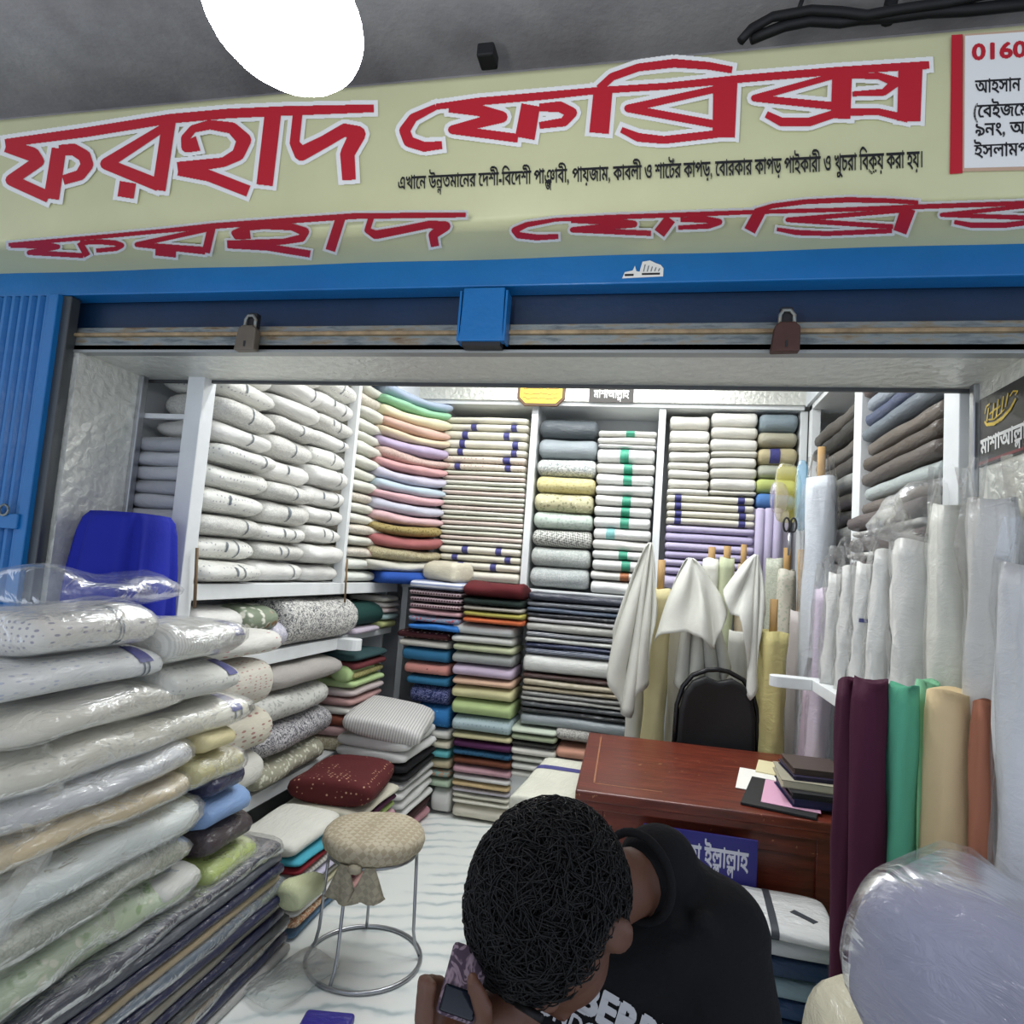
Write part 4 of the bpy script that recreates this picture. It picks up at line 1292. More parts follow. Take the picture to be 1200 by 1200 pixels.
# ================================================================== GOODS: front left pile
XP = -1.30
FILM = film(0.07)
FILM2 = film(0.16, '#e6ebe4', 14)
G1 = 'wrapped rolls in the front pile'
G2 = 'rolls in the second row of the front pile'
def proll(desc, mat, xe, yt, yb, Y0, D, group, X=XP, wrap=None, **kw):
    p1, p0 = onX(xe, yt, X), onX(xe, yb, X)
    Y1 = (p0.y + p1.y) / 2
    return bolt('fabric_roll', Y1 - Y0, D, (p1.z - p0.z) * 1.01, (X - D / 2, (Y0 + Y1) / 2, p0.z), math.pi / 2 + kw.pop('rz', 0), mat, desc, group, 'fabric roll', wrap=wrap, **kw)
sq = lambda f, m=M_PURPLE: [(f, 0.045, m, math.pi * .62, math.pi * .95)]
ln_ = lambda f: [(f, 0.006, M_GREYL, math.pi * .6, math.pi * 1.3), (f + .03, 0.006, M_GREYL, math.pi * .6, math.pi * 1.3)]
dash = fabric('#d3cfc4', 'dash', '#97949f', .35, scale=1.5)
proll('dash-print white roll lying topmost on the front pile', dash, 191, 712, 757, 1.20, .30, G1, stickers=ln_(.62), wrap=FILM, e=2.5, amp=.006, er=.03)
proll('stripe-print white roll with purple label under the dash-print roll', fabric('#d5d6d2', 'dash', '#b3b8c6', .5, scale=1.8), 198, 758, 795, 1.10, .32, G1, stickers=sq(.86) + ln_(.84), e=2.6, amp=.006, er=.03)
proll('thick clear-wrapped white roll third from the top of the pile', fabric('#d6d0bf', 'plain', None, .7), 222, 796, 833, 1.14, .33, G1, wrap=FILM2, e=2.4, amp=.008, er=.05, pinch=.3)
proll('long white roll with purple square label at its far end', fabric('#d8d3c0', 'dots', '#bcbaae', .6), 296, 812, 850, 1.12, .33, G1, stickers=sq(.91) + ln_(.9), wrap=FILM2, e=2.3, amp=.006, er=.05, pinch=.3)
proll('silvery white satin roll under the long labelled roll', fabric('#c9cacb', 'plain', None, .8, .5), 233, 866, 903, 1.10, .33, G1, wrap=FILM, e=2.4, amp=.006, er=.05, pinch=.35)
proll('tan beige wrapped roll under the silvery roll', fabric('#cdb88c', 'plain', None, .6), 231, 902, 932, 1.06, .33, G1, wrap=FILM, e=2.5, amp=.006, er=.05, pinch=.3)
proll('pale mint white satin roll under the tan roll', fabric('#cdd4cf', 'plain', None, .8, .5), 239, 930, 975, 1.04, .33, G1, wrap=FILM2, e=2.4, amp=.006, er=.05, pinch=.3)
proll('grey green patterned roll under the mint roll', fabric('#a3a592', 'scribble', '#8e9180', .7), 230, 974, 1011, 1.02, .33, G1, wrap=FILM2, e=2.4, amp=.006, er=.05, pinch=.25)
proll('green floral wrapped roll lying on the dark suiting packs', fabric('#a9b795', 'floral', '#c9c9ae', .8, scale=.5, c3='#8a9f78'), 236, 1008, 1052, 1.0, .34, G1, wrap=FILM2, e=2.4, amp=.008, er=.06, pinch=.3)
Y2 = 1.62
proll('white roll with purple square label atop the second row', fabric('#d3d2c8', 'stripex', '#c0bfb6', .4, scale=2), 292, 727, 768, Y2 + .0, .30, G2, stickers=sq(.84) , wrap=FILM, e=2.4, amp=.006)
proll('white dotted roll with purple label under the topmost second-row roll', fabric('#d3d3c8', 'dots', '#b3b3ae', .4), 284, 772, 812, Y2 + .02, .30, G2, stickers=sq(.84), e=2.4, amp=.006)
proll('pale yellow roll under the long labelled roll', fabric('#d6c98f', 'plain', None, .5), 281, 848, 876, 1.83, .30, G2, e=2.4)
proll('khaki shiny roll under the pale yellow roll', fabric('#b3ab6f', 'plain', None, .9), 291, 872, 906, 1.80, .30, G2, wrap=FILM, e=2.4)
proll('navy blue shiny wrapped roll in the second row', fabric('#23254a', 'plain', None, 1.0), 294, 890, 922, 1.88, .30, G2, e=2.4, amp=.006)
proll('sky blue roll under the navy roll', fabric('#7b9fd0', 'plain', None, .5), 299, 917, 951, 1.88, .31, G2, e=2.5)
proll('dark brown shiny roll under the sky blue roll', fabric('#3f3336', 'plain', None, 1.0), 301, 945, 980, 1.90, .32, G2, e=2.4)
proll('lime green wrapped roll resting on the dark suiting packs', fabric('#a9bb4e', 'plain', None, .9), 305, 978, 1012, 1.92, .32, G2, wrap=FILM, e=2.4)
proll('bare white satin bolt packed beneath the second row', fabric('#c9c9c0', 'plain', None, .5), 240, 1010, 1040, 1.70, .30, G2, e=2.6)
G4 = 'cream printed bolts behind the front pile'
for desc, mat, x0, x1, yt, yb in (('cream bolt with red line prints behind the labelled rolls', fabric('#d0cabb', 'dash', '#b98f86', .3, scale=1.6), 268, 323, 778, 834), ('cream bolt with small red dashes behind the pale yellow roll', fabric('#cfc8b3', 'dash', '#a87a6f', .3), 268, 323, 836, 886),
                                  ('cream white bolt behind the navy roll', fabric('#d3d1c6', 'plain', None, .4), 270, 313, 888, 930), ('white bolt with pink dashes on the shelf tongue board', fabric('#d9d7ce', 'dash', '#c08a8a', .3), 262, 335, 742, 772)):
    ppx('fabric_bolt', desc, mat, x0, x1, yt, yb, XP - .16, .22, G4, e=2.5, amp=.006, er=.05)
# dark suiting packs at the floor
GS = 'suiting packs at the foot of the front pile'
cols = ['#a9a8a4', '#1c2048', '#93836a', '#3d4044', '#1b1f45', '#7d7868', '#1a1e46', '#4f5f70', '#a8936d', '#191d42', '#4a4f58', '#1e2038']
names = ['silver', 'navy', 'taupe', 'charcoal', 'dark navy', 'grey beige', 'midnight blue', 'blue grey', 'tan', 'ink blue', 'iron grey', 'dark slate']
for i, c in enumerate(cols):
    h = .443 / len(cols)
    z = i * h
    bolt('suiting_pack', 1.22 - .012 * i, .36, h * 1.03, (XP + .035 - .18 - .004 * (i % 3), 1.80 + .008 * (i % 4) - .006 * i, z), math.pi / 2 + .01 * (i % 3 - 1), fabric(c, 'plain', None, .9, .5),
         f'{names[i]} thin wrapped suiting pack, {ordw(i)} from the floor under the pile', GS, 'suiting pack', e=5, amp=.0025, er=.012,
         wrap=FILM if i in (2, 7, 11) else None)
bolt('folded_plastic', .30, .16, .05, (-1.16, 2.24, 0), math.radians(70), film(.35, '#dfe5e0', 20), 'crumpled clear plastic wrapper at the foot of the suiting packs', None, 'plastic wrapper', e=2.4, amp=.014, er=.06)
bolt('cloth_bundle', .16, .12, .10, (-1.22, 2.36, .20), math.radians(80), fabric('#c9cf9c', 'plain', None, .5), 'pale green cloth bundle squeezed beside the suiting packs', None, 'cloth bundle', e=2.2, amp=.012, er=.05)
# loose plastic over the pile's top and the rumpled film ends
bolt('plastic_bag', .52, .30, .11, (-1.66, 1.68, 1.30), math.radians(96), film(.22, '#d5dde6', 12), 'rumpled clear plastic bag lying behind the dash-print roll', None, 'plastic bag', e=2.3, amp=.02, er=.1)
bolt('plastic_sheet', .55, .24, .62, (-1.43, 1.10, .46), math.radians(88), film(.12, '#dfe3da', 9), 'loose clear plastic sheet bunched over the near roll ends', None, 'plastic sheet', e=3, amp=.02, er=.1)

# blue cloth draped over a squat cabinet by the entrance lining
vs, fs = [], []
NA = 64
for k, (z, s) in enumerate(((1.60, .60), (1.597, .78), (1.575, .88), (1.53, .94), (1.40, 1.02), (1.25, 1.05), (1.0, 1.07), (0.6, 1.09), (0.02, 1.10))):
    for a in range(NA):
        t = 2 * math.pi * a / NA
        ex = .52
        fold = (1 + .10 * min(1, k / 5) * math.sin(t * 11 + .4 * k) + .02 * min(1, k / 5) * math.sin(t * 19))
        vs.append((math.copysign(abs(math.cos(t)) ** ex, math.cos(t)) * .142 * s * fold, math.copysign(abs(math.sin(t)) ** ex, math.sin(t)) * .12 * s * fold, z))
for k in range(8):
    for a in range(NA):
        fs.append((k * NA + a, (k + 1) * NA + a, (k + 1) * NA + (a + 1) % NA, k * NA + (a + 1) % NA))
fs.append(tuple(range(NA)))
o = from_data('draped_stand', vs, fs, fabric('#1626a6'))
o.location = (-1.80, 1.965, 0)
tag(o, 'tall stand covered with a royal blue draped cloth', 'draped stand')

# ================================================================== STOOL
sx, sy = -0.985, 2.46
stl = empty('round_stool', (sx, sy, 0))
tag(stl, 'round steel wire stool with a tied beige patterned seat cover', 'stool')
vs, fs = [], []
prof = [(.0, .485), (.10, .487), (.165, .482), (.188, .468), (.193, .445), (.185, .42), (.17, .405), (.10, .40), (.0, .40)]
NA = 40
for r, z in prof:
    for a in range(NA):
        t = 2 * math.pi * a / NA
        w = 1 + (.012 * math.sin(9 * t) + .008 * math.sin(17 * t + 1) if r > .15 else 0)
        vs.append((max(r, .002) * w * math.cos(t), max(r, .002) * w * math.sin(t), z + (.004 * math.sin(3 * t + r * 30) if z > .47 else 0)))
for i in range(len(prof) - 1):
    for a in range(NA):
        fs.append((i * NA + a, (i + 1) * NA + a, (i + 1) * NA + (a + 1) % NA, i * NA + (a + 1) % NA))
M_SEAT = fabric('#b9ad92', 'diamond', '#a3967a', scale=.7)
seat = from_data('seat_cushion', vs, fs, M_SEAT, stl)
for a0, wd, ln2 in ((-1.75, .085, .13), (-1.22, .08, .12)):
    vs, fs = [], []
    for i in range(7):
        for k in range(7):
            u, v = k / 6 - .5, i / 6
            r = .182 + .012 * math.sin(u * 9) * v + .01 * v
            t = a0 + u * wd / .18 * (.45 + 1.1 * v)
            vs.append((r * math.cos(t), r * math.sin(t), .41 - ln2 * v + (.018 * abs(u) if i == 6 else 0)))
    for i in range(6):
        for k in range(6):
            fs.append((i * 7 + k, i * 7 + k + 1, (i + 1) * 7 + k + 1, (i + 1) * 7 + k))
    q = from_data('cover_tail', vs, fs, fabric('#aca288', 'diamond', '#98907a', scale=.7), seat)
    md = q.modifiers.new('s', 'SOLIDIFY'); md.thickness = .003
tube('knot', [(.182 * math.cos(-1.5 + q), .182 * math.sin(-1.5 + q) - .008, .405) for q in (-.12, -.04, .04, .12)], [.012, .018, .018, .012], fabric('#aca288'), seat, 8)
tube('ring', [(.213 * math.cos(t), .213 * math.sin(t), .008) for t in [k * math.pi / 18 for k in range(36)]], .008, M_STEEL, stl, 8, True)
tube('seat_hoop', [(.165 * math.cos(t), .165 * math.sin(t), .398) for t in [k * math.pi / 18 for k in range(36)]], .007, M_STEEL, stl, 8, True)
for a in (.35, 1.95, 3.35, 4.55):
    c_a, s_a = math.cos(a), math.sin(a)
    tube('leg', [(.166 * c_a, .166 * s_a, .40), (.178 * c_a, .178 * s_a, .10), (.188 * c_a, .188 * s_a, .05), (.210 * c_a, .210 * s_a, .008)], .0065, M_STEEL, stl, 8)

# ================================================================== DESK, its sign, papers
dk = empty('wooden_desk', (0.215, 2.84, 0), math.radians(2.2))
tag(dk, 'worn red-brown wooden desk with moulded top edge', 'desk')
DW, DD_ = .455, .44
box('desk_top', -DW, DW, -DD_, DD_, .715, .75, M_WOOD, dk, .006)
box('top_moulding', -DW + .012, DW - .012, -DD_ + .012, DD_ - .012, .685, .717, M_WOOD, dk, .006)
box('front_panel', -DW + .04, DW - .04, -DD_ + .06, -DD_ + .08, .04, .69, M_WOOD, dk)
for x0, x1 in ((-DW + .03, -DW + .10), (DW - .10, DW - .03)):
    box('stile', x0, x1, -DD_ + .045, -DD_ + .062, 0, .69, M_WOOD, dk, .003)
box('stile', -.04, .04, -DD_ + .045, -DD_ + .062, .04, .62, M_WOOD, dk, .003)
box('rail', -DW + .10, DW - .10, -DD_ + .045, -DD_ + .062, .62, .69, M_WOOD, dk, .003)
box('rail', -DW + .10, DW - .10, -DD_ + .045, -DD_ + .062, .04, .12, M_WOOD, dk, .003)
for x in (-DW + .03, DW - .05):
    box('side_panel', x, x + .02, -DD_ + .06, DD_ - .04, 0, .69, M_WOOD, dk)
# worn gilt line inlaid round the top
for x0, y0, x1, y1 in ((-DW + .06, -DD_ + .10, -DW + .06, DD_ - .06), (-DW + .06, -DD_ + .10, -DW + .30, -DD_ + .10)):
    box('worn_inlay', min(x0, x1) - .003, max(x0, x1) + .003, min(y0, y1) - .003, max(y0, y1) + .003, .7498, .7505, plain('worn_gilt', '#96603f', .6, mottle=.4, mscale=60), dk)
YD = 2.372
a, b_ = onY(754, 967, YD), onY(889, 984, YD)
c0 = onY(756, 1026, YD)
ds = empty('desk_sign', (a.x, YD + .012, c0.z))
tag(ds, 'blue sign with silver Bengali lettering hung on the desk front', 'sign')
dw, dh = b_.x - a.x, a.z - c0.z + .004
box('plate', 0, dw, -.008, 0, 0, dh, plain('deep_blue_plate', '#211c74', .35), ds, .002)
text('silver_lettering', 'লা ইলাহা ইল{ল}াল{ল}াহ', lambda u, v: (.03 + (dw - .06) * u, -.0095, dh * .40 + .088 * v), plain('silver_foil', '#c9c9d6', .35, .4), ds, 30, .05)
# books and papers
for nm, lab, w, d, h, x, y, z, rz, mt in (
        ('ledger_board', 'thin black clipboard lying under the papers on the desk corner', .24, .36, .008, .50, 2.62, .752, -14, M_DARK),
        ('pink_sheet', 'pink paper sheet under the notebooks on the desk corner', .19, .30, .003, .535, 2.63, .760, -12, plain('pink_paper', '#d7a3bd', .7)),
        ('paper_sheet', 'white paper sheet with blue corner on the desk', .20, .30, .003, .47, 2.79, .752, -10, M_PAPER),
        ('cream_folder', 'cream paper folder at the far end of the desk', .26, .20, .006, .60, 2.98, .754, -12, plain('cream_paper', '#d9cfa6', .7)),
        ('notebook', 'dark blue notebook lowest in the desk book pile', .20, .27, .026, .605, 2.63, .764, 3, plain('blue_cover', '#1c2148', .5)),
        ('notebook', 'black notebook second lowest in the desk book pile', .20, .27, .020, .605, 2.63, .790, 1, plain('black_cover', '#1a1a20', .5)),
        ('notebook', 'grey page block in the middle of the desk book pile', .22, .25, .026, .60, 2.66, .810, -3, plain('page_grey', '#9c9784', .7)),
        ('notebook', 'dark purple notebook near the top of the desk pile', .19, .22, .014, .615, 2.67, .836, 4, plain('purple_cover', '#2a2440', .5)),
        ('notebook', 'brown leather notebook topping the desk book pile', .18, .20, .022, .615, 2.68, .850, 2, plain('brown_cover', '#4a3d38', .5))):
    o = empty(nm, (x, y, z), math.radians(rz)) if nm == 'notebook' else boxl(nm, (w, d, h), (x, y, z), mt, None, .001, math.radians(rz))
    tag(o, lab, 'notebook' if nm == 'notebook' else 'paper', None)
    if nm == 'notebook':
        boxl('cover', (w, d, .003), (0, 0, 0), mt, o); boxl('cover', (w, d, .003), (0, 0, h - .003), mt, o)
        boxl('pages', (w - .008, d - .008, h - .006), (0.002, 0, .003), plain('page_block', '#cdc6ae', .8) if 'grey' in lab else mt, o)
o = boxl('index_card', (.05, .05, .004), (.515, 2.745, .757), M_PURPLE, None, 0, math.radians(-10)); tag(o, 'small blue card lying on the white desk sheet', 'card')
# pale pack with a blue band beside the desk
pb = bolt('banded_pack', .62, .27, .09, (-.365, 3.02, .50), (0, 0, math.radians(86)), fabric('#d4d3c0', 'plain', None, .4), 'cream pack with a blue printed band beside the desk', None, 'pack', e=6, amp=.002, er=.012,
          stickers=[(.72, .055, M_PURPLE, 0.02, math.pi * .98)])
for i in range(5):
    bolt('fabric_bolt', .60, .26, .10, (-.365, 3.02, .10 * i), math.radians(86), [c_('#c9c6b4'), c_('#b9b9b4'), c_('#d0cdc0')][i % 3], f'folded pale cloth, {ordw(i)} from the floor under the cream banded pack', 'folded cloths under the banded pack', e=4, er=.02)

# ================================================================== CHAIR
chx, chy = 0.345, 3.36
ch = empty('office_chair', (chx, chy, 0), math.radians(4))
tag(ch, 'black padded chair with rounded tubular back frame behind the desk', 'chair')
vs, fs = [], []
PADS = 1.06
outl = [(-.165, .62), (-.172, .75), (-.168, .88), (-.15, .96), (-.115, 1.015), (-.06, 1.04), (-.03, 1.03), (0, 1.022), (.03, 1.03), (.06, 1.04), (.115, 1.015), (.15, .96), (.168, .88), (.172, .75), (.165, .62)]
n = len(outl)
lay = [(.86, -.012), (.97, -.02), (1.0, -.008), (1.0, .02), (.9, .03)]
for s, y in lay:
    for x, z in outl:
        vs.append((x * s * PADS, y + .04, .82 + (z - .82) * s * PADS))
for i in range(len(lay) - 1):
    for k in range(n):
        fs.append((i * n + k, i * n + (k + 1) % n, (i + 1) * n + (k + 1) % n, (i + 1) * n + k))
fs.append(tuple(range(n))[::-1]); fs.append(tuple((len(lay) - 1) * n + k for k in range(n)))
M_VIN = plain('black_vinyl', '#111113', .5, 0, .1, 60)
from_data('backrest', vs, fs, M_VIN, ch)
fr = [(-.19, .05, .44), (-.195, .05, .7), (-.19, .055, .90), (-.165, .06, .99), (-.12, .06, 1.05), (-.05, .06, 1.082), (0.0, .06, 1.088), (.05, .06, 1.082), (.12, .06, 1.05), (.165, .06, .99), (.19, .055, .90), (.195, .05, .7), (.19, .05, .44)]
tube('back_frame', fr, .012, plain('black_gloss_tube', '#0e0e10', .25), ch, 12)
bm = box_data(-.2, .2, -.36, .06, .42, .47, .02); bm_obj('seat', bm, M_VIN, ch, True)
for x, y in ((-.18, -.32), (.18, -.32), (-.18, .05), (.18, .05)):
    tube('leg', [(x, y, .43), (x * 1.06, y * 1.08, 0.0)], .011, M_DARK, ch, 10)

# ================================================================== UPRIGHT ROLLS
def uproll(desc, mat, x, ytop, wpx, Y, group=None, core=None, lean=(0, 0), z0=0.0, wrap=None, topcol=None, wob=.004, flare=0.0, name='fabric_roll', stickers=()):
    """standing roll on plane Y: pixel x, top y and width; core = extra pixels of cardboard tube above"""
    a, b_ = onY(x - wpx / 2, ytop, Y), onY(x + wpx / 2, ytop, Y)
    r, top = (b_.x - a.x) / 2, (a.z + b_.z) / 2
    cx = (a.x + b_.x) / 2
    SEED[0] += 1
    rg = random.Random(SEED[0])
    ph = [rg.uniform(0, 6.3) for _ in range(5)]
    vs, fs = [], []
    NA, NZ = 20, max(10, int((top - z0) / .06))
    root = empty(name, (cx - lean[0], Y - lean[1], z0))
    tag(root, desc, 'fabric roll', group)
    for i in range(NZ + 1):
        f = i / NZ
        for k in range(NA):
            t = 2 * math.pi * k / NA
            rr = r * (1 + flare * (f - 1)) + wob * (math.sin(3 * t + 9 * f + ph[0]) + .7 * math.sin(5 * t - 14 * f + ph[1]) + .5 * math.sin(2 * t + 31 * f + ph[2]))
            if i == NZ:
                rr *= .93
            vs.append((rr * math.cos(t) + lean[0] * f, rr * math.sin(t) + lean[1] * f, (top - z0) * f + (.006 * math.sin(2 * t + ph[3]) if i == NZ else 0)))
    for i in range(NZ):
        for k in range(NA):
            fs.append((i * NA + k, i * NA + (k + 1) % NA, (i + 1) * NA + (k + 1) % NA, (i + 1) * NA + k))
    # spiral-wound end: stepped rings sinking to the core
    base = NZ * NA
    for j, s in enumerate((.72, .5, .34)):
        for k in range(NA):
            t = 2 * math.pi * k / NA
            vs.append((r * s * math.cos(t) + lean[0], r * s * math.sin(t) + lean[1], top - z0 - (.010 if j % 2 == 0 else .003)))
        for k in range(NA):
            fs.append((base + j * NA + k, base + j * NA + (k + 1) % NA, base + (j + 1) * NA + (k + 1) % NA, base + (j + 1) * NA + k))
    fs.append(tuple(base + 3 * NA + k for k in range(NA)))
    fs.append(tuple(range(NA))[::-1])
    from_data('cloth', vs, fs, mat, root)
    if core:
        h = (onY(x, ytop - core, Y).z - onY(x, ytop, Y).z)
        cr = min(.019, r * .5)
        tube('core_tube', [(lean[0], lean[1], top - z0 - .05), (lean[0] * 1.1, lean[1] * 1.1, top - z0 + h)], cr, M_CARD, root, 12)
    for zf, hh, mm, ta, tb in stickers:
        v2, f2 = [], []
        for i in range(2):
            for k in range(5):
                t = ta + (tb - ta) * k / 4
                f = zf + hh * i
                rr = r * 1.06 + .004
                v2.append((rr * math.cos(t) + lean[0] * f, rr * math.sin(t) + lean[1] * f, (top - z0) * f))
        for k in range(4):
            f2.append((k, k + 1, k + 6, k + 5))
        from_data('paper_label', v2, f2, mm, root)
    if wrap:
        v2, f2 = [], []
        hh = (top - z0) + .10
        NZ2 = 16
        for i in range(NZ2 + 1):
            f = i / NZ2
            for k in range(NA):
                t = 2 * math.pi * k / NA
                rr = (r + .008) * (1 if f < .88 else 1 - (f - .88) * 3.5) + (.007 + .01 * (f > .85)) * (math.sin(5 * t + 12 * f + ph[4]) + .6 * math.sin(9 * t - 20 * f))
                v2.append((rr * math.cos(t) + lean[0] * f, rr * math.sin(t) + lean[1] * f, .01 + hh * f))
        for i in range(NZ2):
            for k in range(NA):
                f2.append((i * NA + k, i * NA + (k + 1) % NA, (i + 1) * NA + (k + 1) % NA, (i + 1) * NA + k))
        from_data('plastic_wrap', v2, f2, wrap, root)
    return root

GB = 'rolls standing behind the desk'
y1_ = fabric('#cbbd7c')
uproll('pale yellow roll standing under the first white drape', fabric('#d0c48b'), 774, 690, 26, 3.62, GB, 34)
uproll('white roll standing left of the pale yellow roll', fabric('#cfccc0'), 748, 760, 22, 3.70, GB)
uproll('white roll with tube core behind the middle drape', fabric('#d0cfc4', 'plain', None, .3), 834, 655, 20, 3.85, GB, 14)
uproll('pale sage green roll standing behind the middle drape', fabric('#b9c19a'), 852, 654, 19, 3.82, GB, 14)
uproll('peach roll with bare core behind the third drape', fabric('#cbb99a'), 871, 662, 14, 3.84, GB, 24)
uproll('cream roll standing between the drapes', fabric('#c9c4ae'), 800, 700, 26, 3.74, GB)
uproll('greyish white roll standing below the third drape', fabric('#c7c7be'), 868, 740, 30, 3.70, GB)
uproll('grey green printed roll with cardboard core beside the hanging scissors', fabric('#b9bdab', 'scribble', '#a3a896'), 909, 655, 22, 3.84, GB, 0)
uproll('yellow silky roll with orange core beside the chair', fabric('#c7ba70', 'plain', None, .25), 906, 740, 33, 3.45, GB, 38, wob=.007)
uproll('greyish lilac roll with long cardboard core', fabric('#bfb6b4'), 938, 716, 26, 3.62, GB, 72)
uproll('cream floral roll with cardboard core behind the lilac roll', fabric('#c9c4b4', 'floral', '#aab29c'), 922, 668, 22, 3.74, GB, 26)
uproll('tall blue-white wrapped roll leaning by the side shelving', fabric('#cfd5dc', 'plain', None, .6), 962, 560, 36, 3.45, GB, 36, wrap=FILM, lean=(.0, .0))
uproll('pale lilac wrapped roll standing before the tall blue-white roll', fabric('#cdbfd2', 'plain', None, .6), 968, 690, 24, 3.14, GB, wrap=FILM, lean=(.04, .0))
uproll('pink lilac wrapped roll leaning beside the desk papers', fabric('#cdb4c6', 'plain', None, .7), 957, 800, 30, 3.34, GB, wrap=FILM, lean=(.05, .0), stickers=[(.80, .05, M_PURPLE, math.pi * 1.3, math.pi * 1.75)])
GW = 'white wrapped rolls along the side shelving'
fw_r = fabric('#e2e2dc', 'plain', None, .7)
uproll('white wrapped roll farthest along the side shelf row', fw_r, 981, 672, 18, 2.85, GW, wrap=FILM, z0=1.145, lean=(.02, 0))
uproll('white wrapped roll second in the side shelf row', fw_r, 998, 664, 20, 2.72, GW, wrap=FILM, z0=1.145, lean=(.02, 0))
uproll('white wrapped roll with purple label in the side shelf row', fw_r, 1016, 660, 22, 2.60, GW, wrap=FILM, z0=1.145, lean=(.02, 0), stickers=[(.55, .03, M_PURPLE, math.pi * 1.3, math.pi * 1.7)])
uproll('white wrapped roll fourth in the side shelf row', fw_r, 1037, 645, 26, 2.48, GW, wrap=FILM, z0=1.145, lean=(.02, 0))
uproll('thick white roll with folded top in the side shelf row', fabric('#e2e1da', 'plain', None, .6), 1070, 634, 46, 2.36, GW, wrap=FILM, lean=(.0, 0), z0=1.145)
uproll('tall ivory roll hanging in clear film by the entrance lining', fabric('#dfdfd2', 'plain', None, .5), 1114, 592, 46, 2.07, GW, wrap=film(.07, '#eef0ea', 10), lean=(-.02, 0), wob=.006)
uproll('tall grey-white roll under rumpled film beside entrance lining', fabric('#dddcd6', 'plain', None, .5), 1164, 585, 52, 1.86, GW, wrap=film(.08, '#eef0ec', 10), wob=.006)
uproll('nearest white roll with bluish film by the entrance lining', fabric('#dfe0e0', 'plain', None, .6), 1204, 662, 62, 1.72, GW, wrap=film(.08, '#e6ecf2', 10), wob=.006)
GC = 'coloured rolls standing in front of the side shelving'
uproll('slim maroon roll standing nearest the desk', fabric('#4a1a33'), 994, 796, 26, 1.98, GC, wob=.003)
uproll('thick maroon plum roll beside the green roll', fabric('#4e1b36'), 1021, 796, 42, 1.93, GC, wob=.003)
uproll('sea green roll beside the maroon roll', fabric('#4ab48c'), 1058, 803, 36, 1.92, GC, wob=.003)
uproll('light mint green roll half hidden behind the beige roll', fabric('#79c593'), 1086, 798, 30, 2.02, GC, wob=.003)
uproll('thick sand beige roll among the coloured rolls', fabric('#e0c48e'), 1112, 809, 55, 1.88, GC, wob=.003)
uproll('rust brown roll beside the sand beige roll', fabric('#b87252'), 1152, 822, 26, 1.80, GC, wob=.003)

# grey oval tag on the pink lilac roll
p = onY(984, 849, 2.70)
o = prism('oval_tag', [(.03 * math.cos(t), .035 * math.sin(t)) for t in [k * math.pi / 10 for k in range(20)]], 'y', -.004, .004, plain('tag_grey', '#77746f', .6))
o.location = (p.x + .005, 2.68, p.z)
tag(o, 'dark grey oval tag hanging on the pink lilac roll', 'tag')

# ================================================================== DRAPES of white cloth over the rolls
def drape(desc, apex, hem, Y, mat, pleats=5, bulge=.10, seed=1, knot=True):
    """cloth hung from a peg: apex pixel, hem pixels left to right on plane Y"""
    A = onY(apex[0], apex[1], Y)
    H_ = [onY(x, y, Y) for x, y in hem]
    NU, NV = 40, 22
    vs, fs = [], []
    for j in range(NV + 1):
        v = j / NV
        for i in range(NU + 1):
            u = i / NU
            f = u * (len(H_) - 1)
            k = min(int(f), len(H_) - 2)
            e = H_[k].lerp(H_[k + 1], f - k)
            w = .08 + .92 * v ** .75
            x = A.x + (e.x - A.x) * w
            z = A.z + (e.z - A.z) * v
            y = Y - bulge * math.sin(math.pi * u) * v ** .8 - .022 * v ** .6 * math.sin(u * pleats * 2 * math.pi + seed + 2 * v) - .01 * math.sin(u * 13 + v * 7 + seed)
            x += .010 * v * math.sin(u * pleats * 2 * math.pi + seed)
            vs.append((x, y, z))
    for j in range(NV):
        for i in range(NU):
            a = j * (NU + 1) + i
            fs.append((a, a + 1, a + NU + 2, a + NU + 1))
    o = from_data('draped_cloth', vs, fs, mat)
    md = o.modifiers.new('thickness', 'SOLIDIFY'); md.thickness = .003
    tag(o, desc, 'draped cloth', 'white cloths draped behind the desk')
    return o
fd = fabric('#d0d0c4')
drape('long white cloth hanging in folds left of the yellow roll', (764, 636), [(716, 738), (714, 800), (728, 832), (738, 838), (748, 812), (760, 800), (768, 720)], 3.50, fd, 4, .06, 1)
drape('white cloth draped wide over the middle rolls', (808, 654), [(764, 752), (778, 742), (800, 738), (822, 745), (832, 760), (846, 738), (850, 712)], 3.46, fd, 3, .12, 2)
drape('white cloth under the middle drape falling to the chair', (812, 668), [(790, 800), (806, 815), (826, 810), (846, 806), (856, 778)], 3.56, fabric('#c6c7bd'), 4, .05, 3)
drape('white cloth with a tapering tail beside the yellow roll', (887, 650), [(850, 692), (852, 720), (868, 722), (873, 800), (877, 818), (886, 800), (892, 726), (898, 690)], 3.46, fabric('#d3d3c9'), 4, .07, 4)
# hanging bags and scissors
bolt('hanging_bag', .12, .08, .30, (onY(925, 575, 3.5).x, 3.55, onY(925, 612, 3.5).z), 0, film(.5, '#d9cf6a', 14), 'yellow plastic bag hanging beside the tall wrapped roll', None, 'plastic bag', e=2.3, amp=.012)
bolt('hanging_bag', .06, .06, .36, (onY(941, 600, 3.48).x, 3.52, onY(941, 622, 3.48).z), 0, film(.6, '#6fb7de', 14), 'light blue plastic bag hanging beside the tall wrapped roll', None, 'plastic bag', e=2.3, amp=.01)
bolt('hanging_bag', .08, .07, .16, (onY(916, 590, 3.5).x, 3.58, onY(916, 600, 3.5).z), 0, film(.5, '#b7a6cf', 14), 'lilac plastic bag hanging behind the yellow bag', None, 'plastic bag', e=2.3, amp=.01)
p = onY(925, 634, 3.42)
sc = empty('scissors', (p.x, 3.42, p.z - .02))
